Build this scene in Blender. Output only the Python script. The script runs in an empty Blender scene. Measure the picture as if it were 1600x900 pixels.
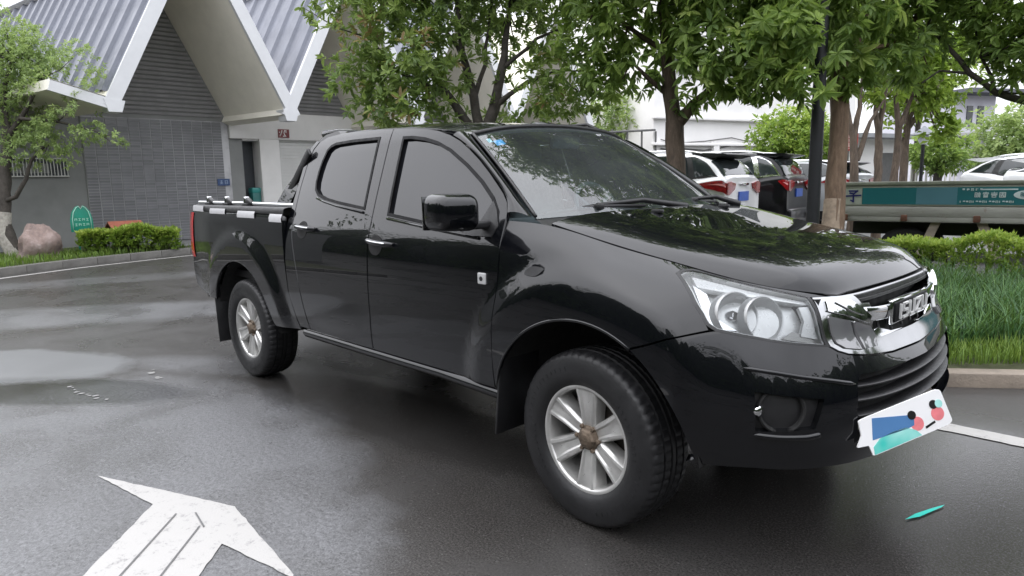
import bpy, bmesh, math, random
import numpy as np
from mathutils import Vector, Matrix
from mathutils.geometry import delaunay_2d_cdt
rad = math.radians
random.seed(7)
RNG = np.random.default_rng(11)
scene = bpy.context.scene
COL = scene.collection

# ------------------------------------------------------------------ camera (truck frame: x forward, y left, z up)
CAM = Vector((1.61790, -2.81956, 1.35264))
YAW, PITCH, ROLL = 2.372084, 0.156107, -0.018407
cam_d = bpy.data.cameras.new('camera'); cam = bpy.data.objects.new('camera', cam_d); COL.objects.link(cam)
fw = Vector((math.cos(YAW)*math.cos(PITCH), math.sin(YAW)*math.cos(PITCH), -math.sin(PITCH)))
rt = Vector((math.sin(YAW), -math.cos(YAW), 0)); up = rt.cross(fw)
rt2 = math.cos(ROLL)*rt + math.sin(ROLL)*up; up2 = -math.sin(ROLL)*rt + math.cos(ROLL)*up
M = Matrix((rt2, up2, -fw)).transposed().to_4x4(); M.translation = CAM
cam.matrix_world = M
cam_d.sensor_fit = 'HORIZONTAL'; cam_d.sensor_width = 36.0; cam_d.lens = 36.0*1060/1600
cam_d.clip_start = .05; cam_d.clip_end = 2000
scene.camera = cam

# ------------------------------------------------------------------ sky, sun, exposure: bright overcast after rain
SUN_EL, SUN_AZ = rad(62), rad(215)
w = bpy.data.worlds.new('World'); scene.world = w; w.use_nodes = True
nt = w.node_tree; N = nt.nodes; L = nt.links; N.clear()
out = N.new('ShaderNodeOutputWorld'); bg = N.new('ShaderNodeBackground'); bg.inputs['Strength'].default_value = .1
sky = N.new('ShaderNodeTexSky'); sky.sky_type = 'NISHITA'; sky.sun_disc = False
sky.sun_elevation = SUN_EL; sky.sun_rotation = SUN_AZ; sky.dust_density = 3.0; sky.air_density = 1.0
hsv = N.new('ShaderNodeHueSaturation'); hsv.inputs['Saturation'].default_value = .25
tc = N.new('ShaderNodeTexCoord'); sx = N.new('ShaderNodeSeparateXYZ')
ramp = N.new('ShaderNodeMapRange'); ramp.inputs['From Min'].default_value = 0; ramp.inputs['From Max'].default_value = 1
ramp.inputs['To Min'].default_value = 9; ramp.inputs['To Max'].default_value = 23        # CIE overcast: zenith brighter than the rim
cn = N.new('ShaderNodeTexNoise'); cn.inputs['Scale'].default_value = 2.2; cn.inputs['Detail'].default_value = 5
mm = N.new('ShaderNodeMath'); mm.operation = 'MULTIPLY_ADD'; mm.inputs[1].default_value = .5; mm.inputs[2].default_value = .75
mul = N.new('ShaderNodeMath'); mul.operation = 'MULTIPLY'
comb = N.new('ShaderNodeCombineColor'); tint = N.new('ShaderNodeMixRGB'); tint.blend_type = 'MULTIPLY'; tint.inputs['Fac'].default_value = 1
tint.inputs['Color2'].default_value = (.96, .976, 1.045, 1)
mix = N.new('ShaderNodeMixRGB'); mix.inputs['Fac'].default_value = .86
L.new(sky.outputs[0], hsv.inputs['Color']); L.new(tc.outputs['Generated'], sx.inputs[0]); L.new(sx.outputs['Z'], ramp.inputs['Value'])
L.new(tc.outputs['Generated'], cn.inputs['Vector']); L.new(cn.outputs['Fac'], mm.inputs[0])
L.new(ramp.outputs[0], mul.inputs[0]); L.new(mm.outputs[0], mul.inputs[1])
for k in range(3): L.new(mul.outputs[0], comb.inputs[k])
L.new(comb.outputs[0], tint.inputs['Color1']); L.new(hsv.outputs[0], mix.inputs['Color1']); L.new(tint.outputs[0], mix.inputs['Color2'])
L.new(mix.outputs[0], bg.inputs['Color']); L.new(bg.outputs[0], out.inputs[0])
sun_d = bpy.data.lights.new('sun', 'SUN'); sun_d.energy = .6; sun_d.angle = rad(110); sun_d.color = (1, .97, .93)
sun = bpy.data.objects.new('sun', sun_d); COL.objects.link(sun)
sdir = Vector((math.sin(SUN_AZ)*math.cos(SUN_EL), math.cos(SUN_AZ)*math.cos(SUN_EL), math.sin(SUN_EL)))
sun.rotation_euler = (-sdir).to_track_quat('-Z', 'Y').to_euler()
scene.view_settings.view_transform = 'Standard'; scene.view_settings.look = 'None'
scene.view_settings.exposure = .72; scene.view_settings.gamma = 1.0

# ------------------------------------------------------------------ material helpers
class Mat:
    def __init__(s, name):
        s.m = bpy.data.materials.new(name); s.m.use_nodes = True
        s.n = s.m.node_tree.nodes; s.l = s.m.node_tree.links
        s.b = s.n['Principled BSDF']; s.out = s.n['Material Output']
    def set(s, **k):
        for a, v in k.items():
            a = a.replace('_', ' ')
            i = s.b.inputs[a]
            i.default_value = (*v, 1) if isinstance(v, tuple) and len(v) == 3 and i.type == 'RGBA' else v
        return s
    def node(s, t, **k):
        n = s.n.new(t)
        for a, v in k.items():
            if hasattr(n, a) and a not in n.inputs: setattr(n, a, v)
            else: n.inputs[a.replace('_', ' ')].default_value = v
        return n
    def coord(s, kind='Object'):
        return s.node('ShaderNodeTexCoord').outputs[kind]
    def noise(s, scale, detail=4, rough=.55, vec=None, dist=0, stretch=None):
        n = s.node('ShaderNodeTexNoise'); n.inputs['Scale'].default_value = scale; n.inputs['Detail'].default_value = detail
        n.inputs['Roughness'].default_value = rough; n.inputs['Distortion'].default_value = dist
        v = vec or s.coord()
        if stretch:
            mp = s.node('ShaderNodeMapping'); mp.inputs['Scale'].default_value = stretch; s.l.new(v, mp.inputs['Vector']); v = mp.outputs[0]
        s.l.new(v, n.inputs['Vector']); return n.outputs['Fac']
    def ramp(s, fac, stops, interp='LINEAR'):
        r = s.node('ShaderNodeValToRGB'); r.color_ramp.interpolation = interp
        e = r.color_ramp.elements
        while len(e) < len(stops): e.new(.5)
        for el, (p, c) in zip(e, stops):
            el.position = p; el.color = (*c, 1) if isinstance(c, tuple) else (c, c, c, 1)
        s.l.new(fac, r.inputs['Fac']); return r.outputs['Color']
    def mixc(s, fac, a, b, mode='MIX'):
        m = s.node('ShaderNodeMixRGB'); m.blend_type = mode
        for i, v in (('Fac', fac), ('Color1', a), ('Color2', b)):
            if hasattr(v, 'default_value'): s.l.new(v, m.inputs[i])
            else: m.inputs[i].default_value = (*v, 1) if isinstance(v, tuple) else v
        return m.outputs['Color']
    def math(s, op, a, b=None, c=None, clamp=False):
        m = s.node('ShaderNodeMath'); m.operation = op; m.use_clamp = clamp
        for i, v in enumerate((a, b, c)):
            if v is None: continue
            if hasattr(v, 'default_value'): s.l.new(v, m.inputs[i])
            else: m.inputs[i].default_value = v
        return m.outputs[0]
    def to(s, sock, name): s.l.new(sock, s.b.inputs[name.replace('_', ' ')]); return s
    def bump(s, height, strength=.3, dist=.01):
        b = s.node('ShaderNodeBump'); b.inputs['Strength'].default_value = strength; b.inputs['Distance'].default_value = dist
        s.l.new(height, b.inputs['Height']); s.l.new(b.outputs[0], s.b.inputs['Normal']); return s

def simple(name, col, rough=.5, metal=0., var=.12, scale=6., bump=0., bscale=40., **k):
    """a plain surface with some grain and wear in colour and roughness"""
    m = Mat(name).set(Roughness=rough, Metallic=metal, **k)
    n = m.noise(scale, 5, .6)
    lo = tuple(c*(1-var) for c in col); hi = tuple(min(1, c*(1+var)) for c in col)
    m.to(m.ramp(n, [(.3, lo), (.7, hi)]), 'Base Color')
    n2 = m.noise(scale*3.1, 4, .6)
    m.to(m.ramp(n2, [(.3, max(0, rough*.8)), (.75, min(1, rough*1.25))]), 'Roughness')
    if bump: m.bump(m.noise(bscale, 4, .6), bump, .01)
    return m.m

# ------------------------------------------------------------------ object helpers
def link(name, me, mat=None, parent=None):
    o = bpy.data.objects.new(name, me); COL.objects.link(o)
    if mat is not None:
        for m in (mat if isinstance(mat, (list, tuple)) else [mat]): me.materials.append(m)
    if parent is not None: o.parent = parent
    return o
def mesh_np(name, V, F, mat=None, parent=None, smooth=False, nrm=None, attr=None, midx=None):
    """V (n,3) array, F list of index tuples or an (m,k) array"""
    me = bpy.data.meshes.new(name)
    V = np.asarray(V, np.float32)
    if isinstance(F, np.ndarray):
        k = F.shape[1]; me.vertices.add(len(V)); me.vertices.foreach_set('co', V.ravel())
        me.loops.add(F.size); me.loops.foreach_set('vertex_index', F.astype(np.int32).ravel())
        me.polygons.add(len(F)); me.polygons.foreach_set('loop_start', np.arange(0, F.size, k, dtype=np.int32))
        me.update(calc_edges=True)
    else:
        me.from_pydata(V.tolist(), [], [tuple(int(i) for i in f) for f in F])
    if attr:
        for an, av in attr.items():
            a = me.attributes.new(an, 'FLOAT', 'POINT'); a.data.foreach_set('value', np.asarray(av, np.float32))
    if midx is not None: me.polygons.foreach_set('material_index', np.asarray(midx, np.int32))
    me.polygons.foreach_set('use_smooth', np.full(len(me.polygons), smooth))
    me.update(); me.validate()
    if nrm is not None: me.normals_split_custom_set_from_vertices([tuple(map(float, n)) for n in nrm])
    return link(name, me, mat, parent)
def bm_obj(name, bm, mat=None, parent=None, smooth=False, sharp=None):
    me = bpy.data.meshes.new(name); bmesh.ops.recalc_face_normals(bm, faces=bm.faces); bm.to_mesh(me); bm.free()
    me.polygons.foreach_set('use_smooth', np.full(len(me.polygons), smooth))
    if smooth and sharp: me.set_sharp_from_angle(angle=rad(sharp))
    return link(name, me, mat, parent)
def empty(name, label=None, cat=None, group=None, loc=(0, 0, 0)):
    o = bpy.data.objects.new(name, None); COL.objects.link(o); o.location = loc; o.empty_display_size = .2
    return tag(o, label, cat, group)
def tag(o, label=None, cat=None, group=None, kind=None):
    for k, v in (('label', label), ('category', cat), ('group', group), ('kind', kind)):
        if v: o[k] = v
    return o
def add_box(bm, c, s, rot=None):
    m = Matrix.Translation(Vector(c)) @ (rot.to_4x4() if rot is not None else Matrix.Identity(4)) @ Matrix.Diagonal((*s, 1))
    return bmesh.ops.create_cube(bm, size=1, matrix=m)['verts']
def box(name, c, s, mat, parent=None, bevel=0., seg=2, rot=None, smooth=False):
    bm = bmesh.new(); add_box(bm, c, s, rot)
    if bevel: bmesh.ops.bevel(bm, geom=bm.edges[:], offset=bevel, segments=seg, affect='EDGES', profile=.5)
    return bm_obj(name, bm, mat, parent, smooth or bevel > 0, 35)
def frame_of(d):
    d = Vector(d).normalized(); a = Vector((0, 0, 1)) if abs(d.z) < .95 else Vector((1, 0, 0))
    x = d.cross(a).normalized(); return x, d.cross(x).normalized()
def add_tube(bm, pts, rs, seg=8, cap=True):
    """tube through points with a radius at each"""
    pts = [Vector(p) for p in pts]
    if not hasattr(rs, '__len__'): rs = [rs]*len(pts)
    rings = []; px = None
    for i, p in enumerate(pts):
        d = (pts[min(i+1, len(pts)-1)] - pts[max(i-1, 0)])
        if d.length < 1e-9: d = Vector((0, 0, 1))
        d.normalize()
        if px is None: x, y = frame_of(d)
        else:
            x = (px - d*px.dot(d)); x = x.normalized() if x.length > 1e-6 else frame_of(d)[0]
            y = d.cross(x)
        px = x
        rings.append([bm.verts.new(p + (x*math.cos(2*math.pi*k/seg) + y*math.sin(2*math.pi*k/seg))*rs[i]) for k in range(seg)])
    for a, b in zip(rings, rings[1:]):
        for k in range(seg): bm.faces.new((a[k], a[(k+1) % seg], b[(k+1) % seg], b[k]))
    if cap:
        bm.faces.new(rings[0][::-1]); bm.faces.new(rings[-1])
    return rings
def tube(name, pts, rs, mat, parent=None, seg=10):
    bm = bmesh.new(); add_tube(bm, pts, rs, seg); return bm_obj(name, bm, mat, parent, True, 50)
def prism(name, poly, h, mat, parent=None, M=None, bevel=0., smooth=False):
    """polygon in the xy plane raised by h, then moved by M"""
    bm = bmesh.new(); vs = [bm.verts.new((x, y, 0)) for x, y in poly]; f = bm.faces.new(vs)
    r = bmesh.ops.extrude_face_region(bm, geom=[f]); bmesh.ops.translate(bm, verts=[v for v in r['geom'] if isinstance(v, bmesh.types.BMVert)], vec=(0, 0, h))
    if bevel:
        bmesh.ops.bevel(bm, geom=bm.edges[:], offset=bevel, segments=2, affect='EDGES', profile=.5)
    if M is not None: bm.transform(M)
    return bm_obj(name, bm, mat, parent, smooth or bevel > 0, 35)
def lathe_y(name, prof, mat, parent=None, seg=64, smooth=True, sharp=40, wob=None):
    """profile of (r, y) turned about the y axis"""
    V = []; F = []; n = len(prof)
    for k in range(seg):
        a = 2*math.pi*k/seg
        for j, (r, y) in enumerate(prof):
            rr = r + (wob(k, j) if wob else 0)
            V.append((rr*math.cos(a), y, rr*math.sin(a)))
    for k in range(seg):
        q = (k+1) % seg
        for j in range(n-1): F.append((k*n+j, q*n+j, q*n+j+1, k*n+j+1))
    bm = bmesh.new(); vs = [bm.verts.new(v) for v in V]
    for f in F:
        try: bm.faces.new([vs[i] for i in f])
        except ValueError: pass
    bmesh.ops.remove_doubles(bm, verts=bm.verts[:], dist=1e-5)
    return bm_obj(name, bm, mat, parent, smooth, sharp)
def copy_tree(o, parent=None):
    c = o.copy(); COL.objects.link(c)
    if parent is not None: c.parent = parent
    for ch in list(o.children): copy_tree(ch, c)
    return c
# ---------------------------------------------------------------- pickup surfaces (metres, x forward, y to the left, z up)
def spl_matrix(n, u):
    """natural cubic spline basis: values at parameters u for n unit-spaced knots"""
    u = np.clip(np.asarray(u, float), 0, n - 1)
    A = np.zeros((n, n)); Bm = np.zeros((n, n))
    A[0, 0] = A[-1, -1] = 1
    for i in range(1, n - 1):
        A[i, i-1], A[i, i], A[i, i+1] = 1, 4, 1
        Bm[i, i-1], Bm[i, i], Bm[i, i+1] = 6, -12, 6
    M = np.linalg.solve(A, Bm)
    i = np.clip(np.floor(u).astype(int), 0, n - 2); t = u - i
    k = np.arange(len(u)); W = np.zeros((len(u), n))
    W[k, i] += 1 - t; W[k, i+1] += t
    a = ((1-t)**3 - (1-t)) / 6; b = (t**3 - t) / 6
    W += a[:, None] * M[i] + b[:, None] * M[i+1]
    return W

def pchip(xs, ys, x):
    xs = np.asarray(xs, float); ys = np.asarray(ys, float); x = np.clip(np.asarray(x, float), xs[0], xs[-1])
    h = np.diff(xs); d = np.diff(ys) / h
    m = np.zeros(len(xs)); m[0], m[-1] = d[0], d[-1]
    for i in range(1, len(xs)-1):
        m[i] = (d[i-1]*h[i] + d[i]*h[i-1]) / (h[i] + h[i-1])
    i = np.clip(np.searchsorted(xs, x, side='right') - 1, 0, len(xs)-2)
    t = (x - xs[i]) / h[i]
    return ((1+2*t)*(1-t)**2)*ys[i] + t*(1-t)**2*h[i]*m[i] + t*t*(3-2*t)*ys[i+1] + t*t*(t-1)*h[i]*m[i+1]

def smooth(a, b, x):
    t = np.clip((x - a) / (b - a), 0, 1)
    return t*t*(3-2*t)

WB, ZAX = -3.095, .352
def flare(x, z, amp=.030):
    out = 0
    for cx, up in ((0., 1.), (WB, 1.)):
        d = np.sqrt((x - cx)**2 + (z - ZAX)**2)
        out = out + amp * smooth(.74, .60, d) * smooth(.36, .5, z + .02)
    return out

SEC_Z = [.38, .46, .52, .62, .78, .92, 1.02, 1.09, 1.15, 1.22, 1.40, 1.52, 1.60, 1.66, 1.71]
SEC_Y = [.850, .872, .884, .895, .901, .897, .889, .876, .856, .832, .766, .720, .687, .652, .605]
BED_Z = [.38, .50, .62, .80, 1.00, 1.12, 1.17, 1.205, 1.22]
BED_Y = [.850, .880, .895, .902, .902, .897, .889, .874, .855]
class Side:
    step = (.035, .035)
    def __init__(s, bed=False): s.bed = bed
    def W(s, x, z):
        if s.bed:
            return pchip(BED_Z, BED_Y, z) + flare(x, z) - .05*smooth(-3.5, -4.1, x)**1.5
        y = pchip(SEC_Z, SEC_Y, z)
        up = smooth(1.0, 1.5, z)
        y = y - up*np.where(x > -1.5, .028*((x + 1.5)/.9)**2, .008*((x + 1.5)/.9)**2) + flare(x, z)
        return y - .012*smooth(.55, .42, z)*0
    def ev(s, a, b):
        a = np.asarray(a, float); b = np.asarray(b, float)
        return np.stack([a, -s.W(a, b), b], 1)

class Net:
    """tensor product spline through a net of points"""
    def __init__(s, P, step=(.15, .15), bump=None):
        s.P = np.asarray(P, float); s.n, s.m = s.P.shape[:2]; s.step = step; s.bump = bump
    def ev(s, u, v):
        A = spl_matrix(s.n, u); B = spl_matrix(s.m, v)
        Q = np.einsum('ki,kj,ijc->kc', A, B, s.P)
        if s.bump is not None: Q = s.bump(Q)
        return Q

def normals(S, a, b):
    e = 1e-3; a = np.asarray(a, float); b = np.asarray(b, float)
    da = S.ev(a+e, b) - S.ev(a-e, b); db = S.ev(a, b+e) - S.ev(a, b-e)
    n = np.cross(da, db)
    return n / np.maximum(np.linalg.norm(n, axis=1), 1e-9)[:, None]

FR = [  # half of the nose, rear of the wing to the middle; eight levels each (x, half width, z)
 [(-.56,.860,.42),(-.56,.884,.52),(-.56,.900,.66),(-.56,.901,.80),(-.56,.898,.90),(-.56,.890,1.00),(-.56,.872,1.09),(-.56,.83,1.19)],
 [(-.26,.862,.42),(-.26,.886,.52),(-.26,.902,.66),(-.26,.905,.79),(-.26,.900,.89),(-.26,.888,.99),(-.26,.857,1.09),(-.255,.785,1.172)],
 [(.04,.864,.42),(.04,.888,.52),(.04,.903,.66),(.04,.904,.78),(.04,.897,.88),(.04,.879,.965),(.04,.832,1.05),(.035,.757,1.108)],
 [(.29,.865,.40),(.29,.89,.50),(.29,.905,.64),(.29,.902,.76),(.29,.892,.85),(.285,.868,.93),(.28,.80,1.01),(.27,.722,1.057)],
 [(.50,.845,.38),(.50,.872,.50),(.50,.882,.64),(.48,.874,.765),(.47,.860,.845),(.455,.828,.92),(.45,.765,.985),(.435,.693,1.020)],
 [(.67,.755,.37),(.69,.785,.49),(.685,.792,.64),(.65,.778,.765),(.62,.762,.835),(.60,.735,.905),(.595,.69,.962),(.58,.645,.990)],
 [(.79,.62,.36),(.825,.635,.49),(.82,.64,.64),(.775,.632,.765),(.745,.63,.83),(.73,.615,.89),(.714,.593,.943),(.694,.573,.968)],
 [(.862,.45,.36),(.90,.46,.49),(.895,.46,.64),(.852,.46,.765),(.822,.465,.825),(.811,.47,.88),(.793,.475,.93),(.772,.475,.954)],
 [(.900,.235,.36),(.937,.24,.49),(.93,.24,.64),(.872,.24,.765),(.848,.24,.825),(.838,.24,.875),(.822,.24,.927),(.806,.235,.957)],
 [(.912,0,.36),(.95,0,.49),(.942,0,.64),(.882,0,.765),(.854,0,.825),(.844,0,.875),(.828,0,.928),(.815,0,.959)]]
def full_front():
    h = [[(x, -y, z) for x, y, z in row] for row in FR]
    return np.array(h + [[(x, -y, z) for x, y, z in r] for r in [[(p[0], -p[1], p[2]) for p in row] for row in FR[:-1]][::-1]])
def front_bump(Q):
    Q = Q.copy()
    f = flare(Q[:, 0], Q[:, 2]) * smooth(.62, .40, Q[:, 0])
    Q[:, 1] += np.sign(Q[:, 1]) * f
    return Q
HD = [ # bonnet: rear to front; edge, ridge, mid, middle
 [(-.25,.787,1.180),(-.19,.62,1.214),(-.13,.32,1.223),(-.11,0,1.226)],
 [(-.10,.770,1.142),(-.03,.61,1.184),(.02,.31,1.194),(.04,0,1.198)],
 [(.10,.744,1.094),(.16,.595,1.142),(.20,.305,1.156),(.22,0,1.160)],
 [(.30,.711,1.050),(.36,.58,1.100),(.40,.295,1.122),(.42,0,1.127)],
 [(.48,.673,1.009),(.54,.555,1.062),(.585,.29,1.083),(.60,0,1.088)],
 [(.64,.607,.978),(.685,.51,1.021),(.73,.27,1.038),(.745,0,1.043)],
 [(.771,.476,.956),(.787,.39,.965),(.808,.225,.970),(.818,0,.972)]]
WS = [ # windscreen: bottom to top
 [(-.36,.765,1.197),(-.27,.55,1.207),(-.20,.28,1.213),(-.18,0,1.215)],
 [(-.645,.69,1.405),(-.57,.50,1.428),(-.52,.25,1.442),(-.50,0,1.447)],
 [(-.93,.605,1.581),(-.885,.44,1.615),(-.86,.22,1.632),(-.85,0,1.637)]]
RF = [ # roof: front to rear
 [(-.93,.605,1.581),(-.885,.44,1.615),(-.86,.22,1.632),(-.85,0,1.637)],
 [(-1.12,.645,1.618),(-1.10,.46,1.651),(-1.09,.23,1.664),(-1.08,0,1.668)],
 [(-1.40,.658,1.642),(-1.40,.47,1.672),(-1.40,.235,1.683),(-1.40,0,1.687)],
 [(-1.70,.660,1.651),(-1.70,.47,1.680),(-1.70,.235,1.690),(-1.70,0,1.694)],
 [(-1.98,.655,1.648),(-1.98,.47,1.677),(-1.98,.23,1.688),(-1.98,0,1.692)],
 [(-2.26,.640,1.628),(-2.27,.46,1.658),(-2.28,.23,1.672),(-2.28,0,1.676)]]
def across(rows):
    out = []
    for r in rows:
        h = [(x, -y, z) for x, y, z in r]
        out.append(h + [(x, y, z) for x, y, z in r[:-1]][::-1])
    return np.array(out)
SIDE, BED = Side(), Side(True)
FRONT = Net(full_front(), (.14, .22), front_bump)
HOOD = Net(across(HD), (.18, .18)); SCREEN = Net(across(WS), (.1, .3)); ROOF = Net(across(RF), (.2, .3))
# ================================================================== the ground
def P3(px, py, d):
    """helper from the survey of the place: bearing, height and distance to a point"""
    return CAM + d*(fw + rt2*((px-800)/1060) + up2*((450-py)/1060))
def asphalt_mat():
    m = Mat('wet_asphalt').set(IOR=1.45)
    g = m.noise(120, 3, .75); f = m.noise(48, 4, .7); big = m.noise(.42, 5, .6, dist=.6); mid = m.noise(1.7, 5, .6, dist=.4); streak = m.noise(.5, 4, .6, stretch=(.35, 1.6, 1))
    col = m.ramp(g, [(.28, (.012, .0115, .011)), (.52, (.044, .041, .038)), (.8, (.105, .10, .094))])
    spk = m.noise(95, 1, .5); col = m.mixc(m.ramp(spk, [(.70, 0.), (.78, .55)]), col, (.22, .22, .21))
    dry = m.ramp(m.math('ADD', m.math('MULTIPLY', big, .6), m.math('MULTIPLY', mid, .4)), [(.46, 0.), (.62, 1.)])
    col = m.mixc(m.math('MULTIPLY', dry, .30), col, (.075, .074, .075))
    sp = m.node('ShaderNodeSeparateXYZ'); m.l.new(m.coord(), sp.inputs[0])
    X, Y = sp.outputs['X'], sp.outputs['Y']
    wob = m.math('MULTIPLY_ADD', m.noise(1.3, 4, .6), 1.1, -.55); wob2 = m.math('MULTIPLY_ADD', m.noise(9, 4, .65), .35, -.175)
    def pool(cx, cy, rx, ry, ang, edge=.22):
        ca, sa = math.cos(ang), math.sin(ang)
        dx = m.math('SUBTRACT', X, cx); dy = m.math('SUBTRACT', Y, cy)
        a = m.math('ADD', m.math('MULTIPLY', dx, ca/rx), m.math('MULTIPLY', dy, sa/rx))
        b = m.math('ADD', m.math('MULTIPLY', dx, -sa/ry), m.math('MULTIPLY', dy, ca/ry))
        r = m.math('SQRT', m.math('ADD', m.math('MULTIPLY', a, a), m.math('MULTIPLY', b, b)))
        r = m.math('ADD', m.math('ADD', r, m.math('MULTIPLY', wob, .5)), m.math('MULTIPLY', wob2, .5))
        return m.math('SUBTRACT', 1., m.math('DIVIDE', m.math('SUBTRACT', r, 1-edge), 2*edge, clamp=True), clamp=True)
    # pale patches, and the soaked strip beside the truck
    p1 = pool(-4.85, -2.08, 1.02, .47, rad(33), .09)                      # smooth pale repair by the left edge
    p2 = pool(-6.9, -1.2, 2.3, .60, rad(58), .22); p4 = pool(-10., -.6, 3.0, .45, rad(72), .3); p6 = pool(-1.85, -2.15, 1.95, 1.12, rad(-16), .12); p7 = pool(-3.6, -.95, .75, .22, rad(30), .3)  # drying bands; near-left zone has sky reflection painted into its colour
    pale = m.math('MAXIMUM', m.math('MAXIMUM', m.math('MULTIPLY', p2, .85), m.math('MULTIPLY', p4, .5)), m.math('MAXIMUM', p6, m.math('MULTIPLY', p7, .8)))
    p3 = pool(-1.7, -.62, 1.9, .36, rad(4), .22); p5 = pool(1.2, .35, 2.3, 1.25, rad(20), .3); p8 = pool(-3.75, -1.95, 1.0, .30, rad(36), .15)
    film = m.math('MAXIMUM', m.math('MAXIMUM', m.math('MULTIPLY', p3, .8), m.math('MULTIPLY', p8, .8)), m.math('MULTIPLY', p5, .85))
    gm = m.ramp(m.math('ADD', m.math('MULTIPLY', g, .5), m.math('MULTIPLY', f, .5)), [(.34, .30), (.62, 1.5)])
    pc_ = m.mixc(1., gm, (.128, .129, .133), 'MULTIPLY')
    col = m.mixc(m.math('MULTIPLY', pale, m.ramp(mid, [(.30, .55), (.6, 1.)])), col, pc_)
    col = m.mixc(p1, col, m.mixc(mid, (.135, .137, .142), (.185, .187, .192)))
    rgh = m.ramp(m.math('ADD', m.math('MULTIPLY', streak, .5), m.math('MULTIPLY', mid, .5)), [(.36, .20), (.66, .44)])
    rgh = m.mixc(film, rgh, (.10, .10, .10)); rgh = m.mixc(p1, rgh, (.30, .30, .30))
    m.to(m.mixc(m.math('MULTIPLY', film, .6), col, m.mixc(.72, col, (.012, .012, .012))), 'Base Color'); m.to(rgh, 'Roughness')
    h = m.math('ADD', m.math('MULTIPLY', g, .55), m.math('MULTIPLY', f, .6))
    st = m.math('MULTIPLY', m.math('SUBTRACT', 1., m.math('MAXIMUM', m.math('MULTIPLY', film, .85), p1)), .62)
    b = m.node('ShaderNodeBump', Distance=.006); m.l.new(st, b.inputs['Strength']); m.l.new(h, b.inputs['Height']); m.l.new(b.outputs[0], m.b.inputs['Normal'])
    return m.m
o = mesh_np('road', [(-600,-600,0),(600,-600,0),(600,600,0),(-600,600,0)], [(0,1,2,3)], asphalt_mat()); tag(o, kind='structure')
PAINTW = Mat('worn_road_paint').set(Roughness=.42)
n_ = PAINTW.noise(14, 6, .7); n2_ = PAINTW.noise(90, 3, .7)
PAINTW.to(PAINTW.mixc(PAINTW.ramp(PAINTW.math('ADD', PAINTW.math('MULTIPLY', n_, .6), PAINTW.math('MULTIPLY', n2_, .4)), [(.36, 0.), (.46, 1.)]), (.22, .215, .21), (.38, .37, .355)), 'Base Color'); PAINTW.bump(n2_, .25, .004)
PAINTW = PAINTW.m
def sheet(name, poly, z, mat, parent=None, jag=0.):
    pts = []
    for i, (a, b) in enumerate(zip(poly, poly[1:]+poly[:1])):
        k = max(1, int(math.dist(a, b)/.035)) if jag else 1
        for j in range(k):
            t = j/k; n = (-(b[1]-a[1]), b[0]-a[0]); q = random.uniform(-jag, jag)/max(math.dist(a, b), 1e-6) if j else 0
            pts.append((a[0]+(b[0]-a[0])*t+n[0]*q, a[1]+(b[1]-a[1])*t+n[1]*q))
    r = delaunay_2d_cdt([Vector(p) for p in pts], [], [list(range(len(pts)))], 1, 1e-6)
    F = [tuple(f) for f in r[2]]
    return mesh_np(name, [(v[0], v[1], z) for v in r[0]], F, mat, parent)
# turn arrow with its two long scored lines
ar = sheet('road_arrow', [(-1.96,-2.12),(-1.45,-2.03),(-.40,-2.93),(-.09,-2.68),(-.90,-1.95),(-.49,-1.865),(-.505,-1.855),(-1.17,-1.79)], .004, PAINTW, None, .003)
tag(ar, 'white painted turn arrow on the asphalt beside the truck', 'road marking')
grv = simple('scored_line', (.10, .10, .10), .5)
for a, b in (((-1.28,-1.99),(-.45,-2.72)),((-1.10,-1.96),(-.32,-2.63)),((-1.23,-1.93),(-1.08,-1.95))):
    d = Vector(b)-Vector(a); n = Vector((-d.y, d.x)).normalized()*.0032; A, B = Vector(a), Vector(b)
    sheet('scored_line', [tuple(A+n), tuple(A-n), tuple(B-n), tuple(B+n)], .0075, grv, ar)
def ribbon(name, pts, wd, z, mat, jag=.004):
    L_ = []; R_ = []
    for i, p in enumerate(pts):
        a = Vector(pts[max(i-1, 0)]); b = Vector(pts[min(i+1, len(pts)-1)]); d = (b-a).normalized(); n = Vector((-d.y, d.x))*wd/2
        L_.append(tuple(Vector(p)+n)); R_.append(tuple(Vector(p)-n))
    return sheet(name, L_ + R_[::-1], z, mat, None, jag)
KL = [(-9.5,-6.5),(-10.6,-3.6),(-11.45,-1.9),(-12.0,-.85),(-12.35,-.1),(-12.62,.84),(-12.95,2.16),(-13.25,3.4),(-13.4,5.0)]
tag(ribbon('edge_line', [(x+.34, y+.06) for x, y in KL], .11, .004, PAINTW), 'thin white edge line along the kerb before the grey building', 'road marking')
tag(ribbon('edge_line', [(.62,1.275),(1.06,1.285),(2.2,1.30),(4.5,1.33)], .135, .004, PAINTW), 'white bay line on the asphalt ahead of the front bumper', 'road marking')
tag(sheet('overlay_stroke', [(.89,.02),(.925,.085),(.965,.235),(.968,.265),(.94,.20),(.905,.10)], .006, simple('teal_stroke', (.02, .55, .45), .4)), 'teal digital brush stroke built as a flat strip before the bumper', 'overlay mark')  # digital retouch stroke, built as a flat strip on the road
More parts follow.
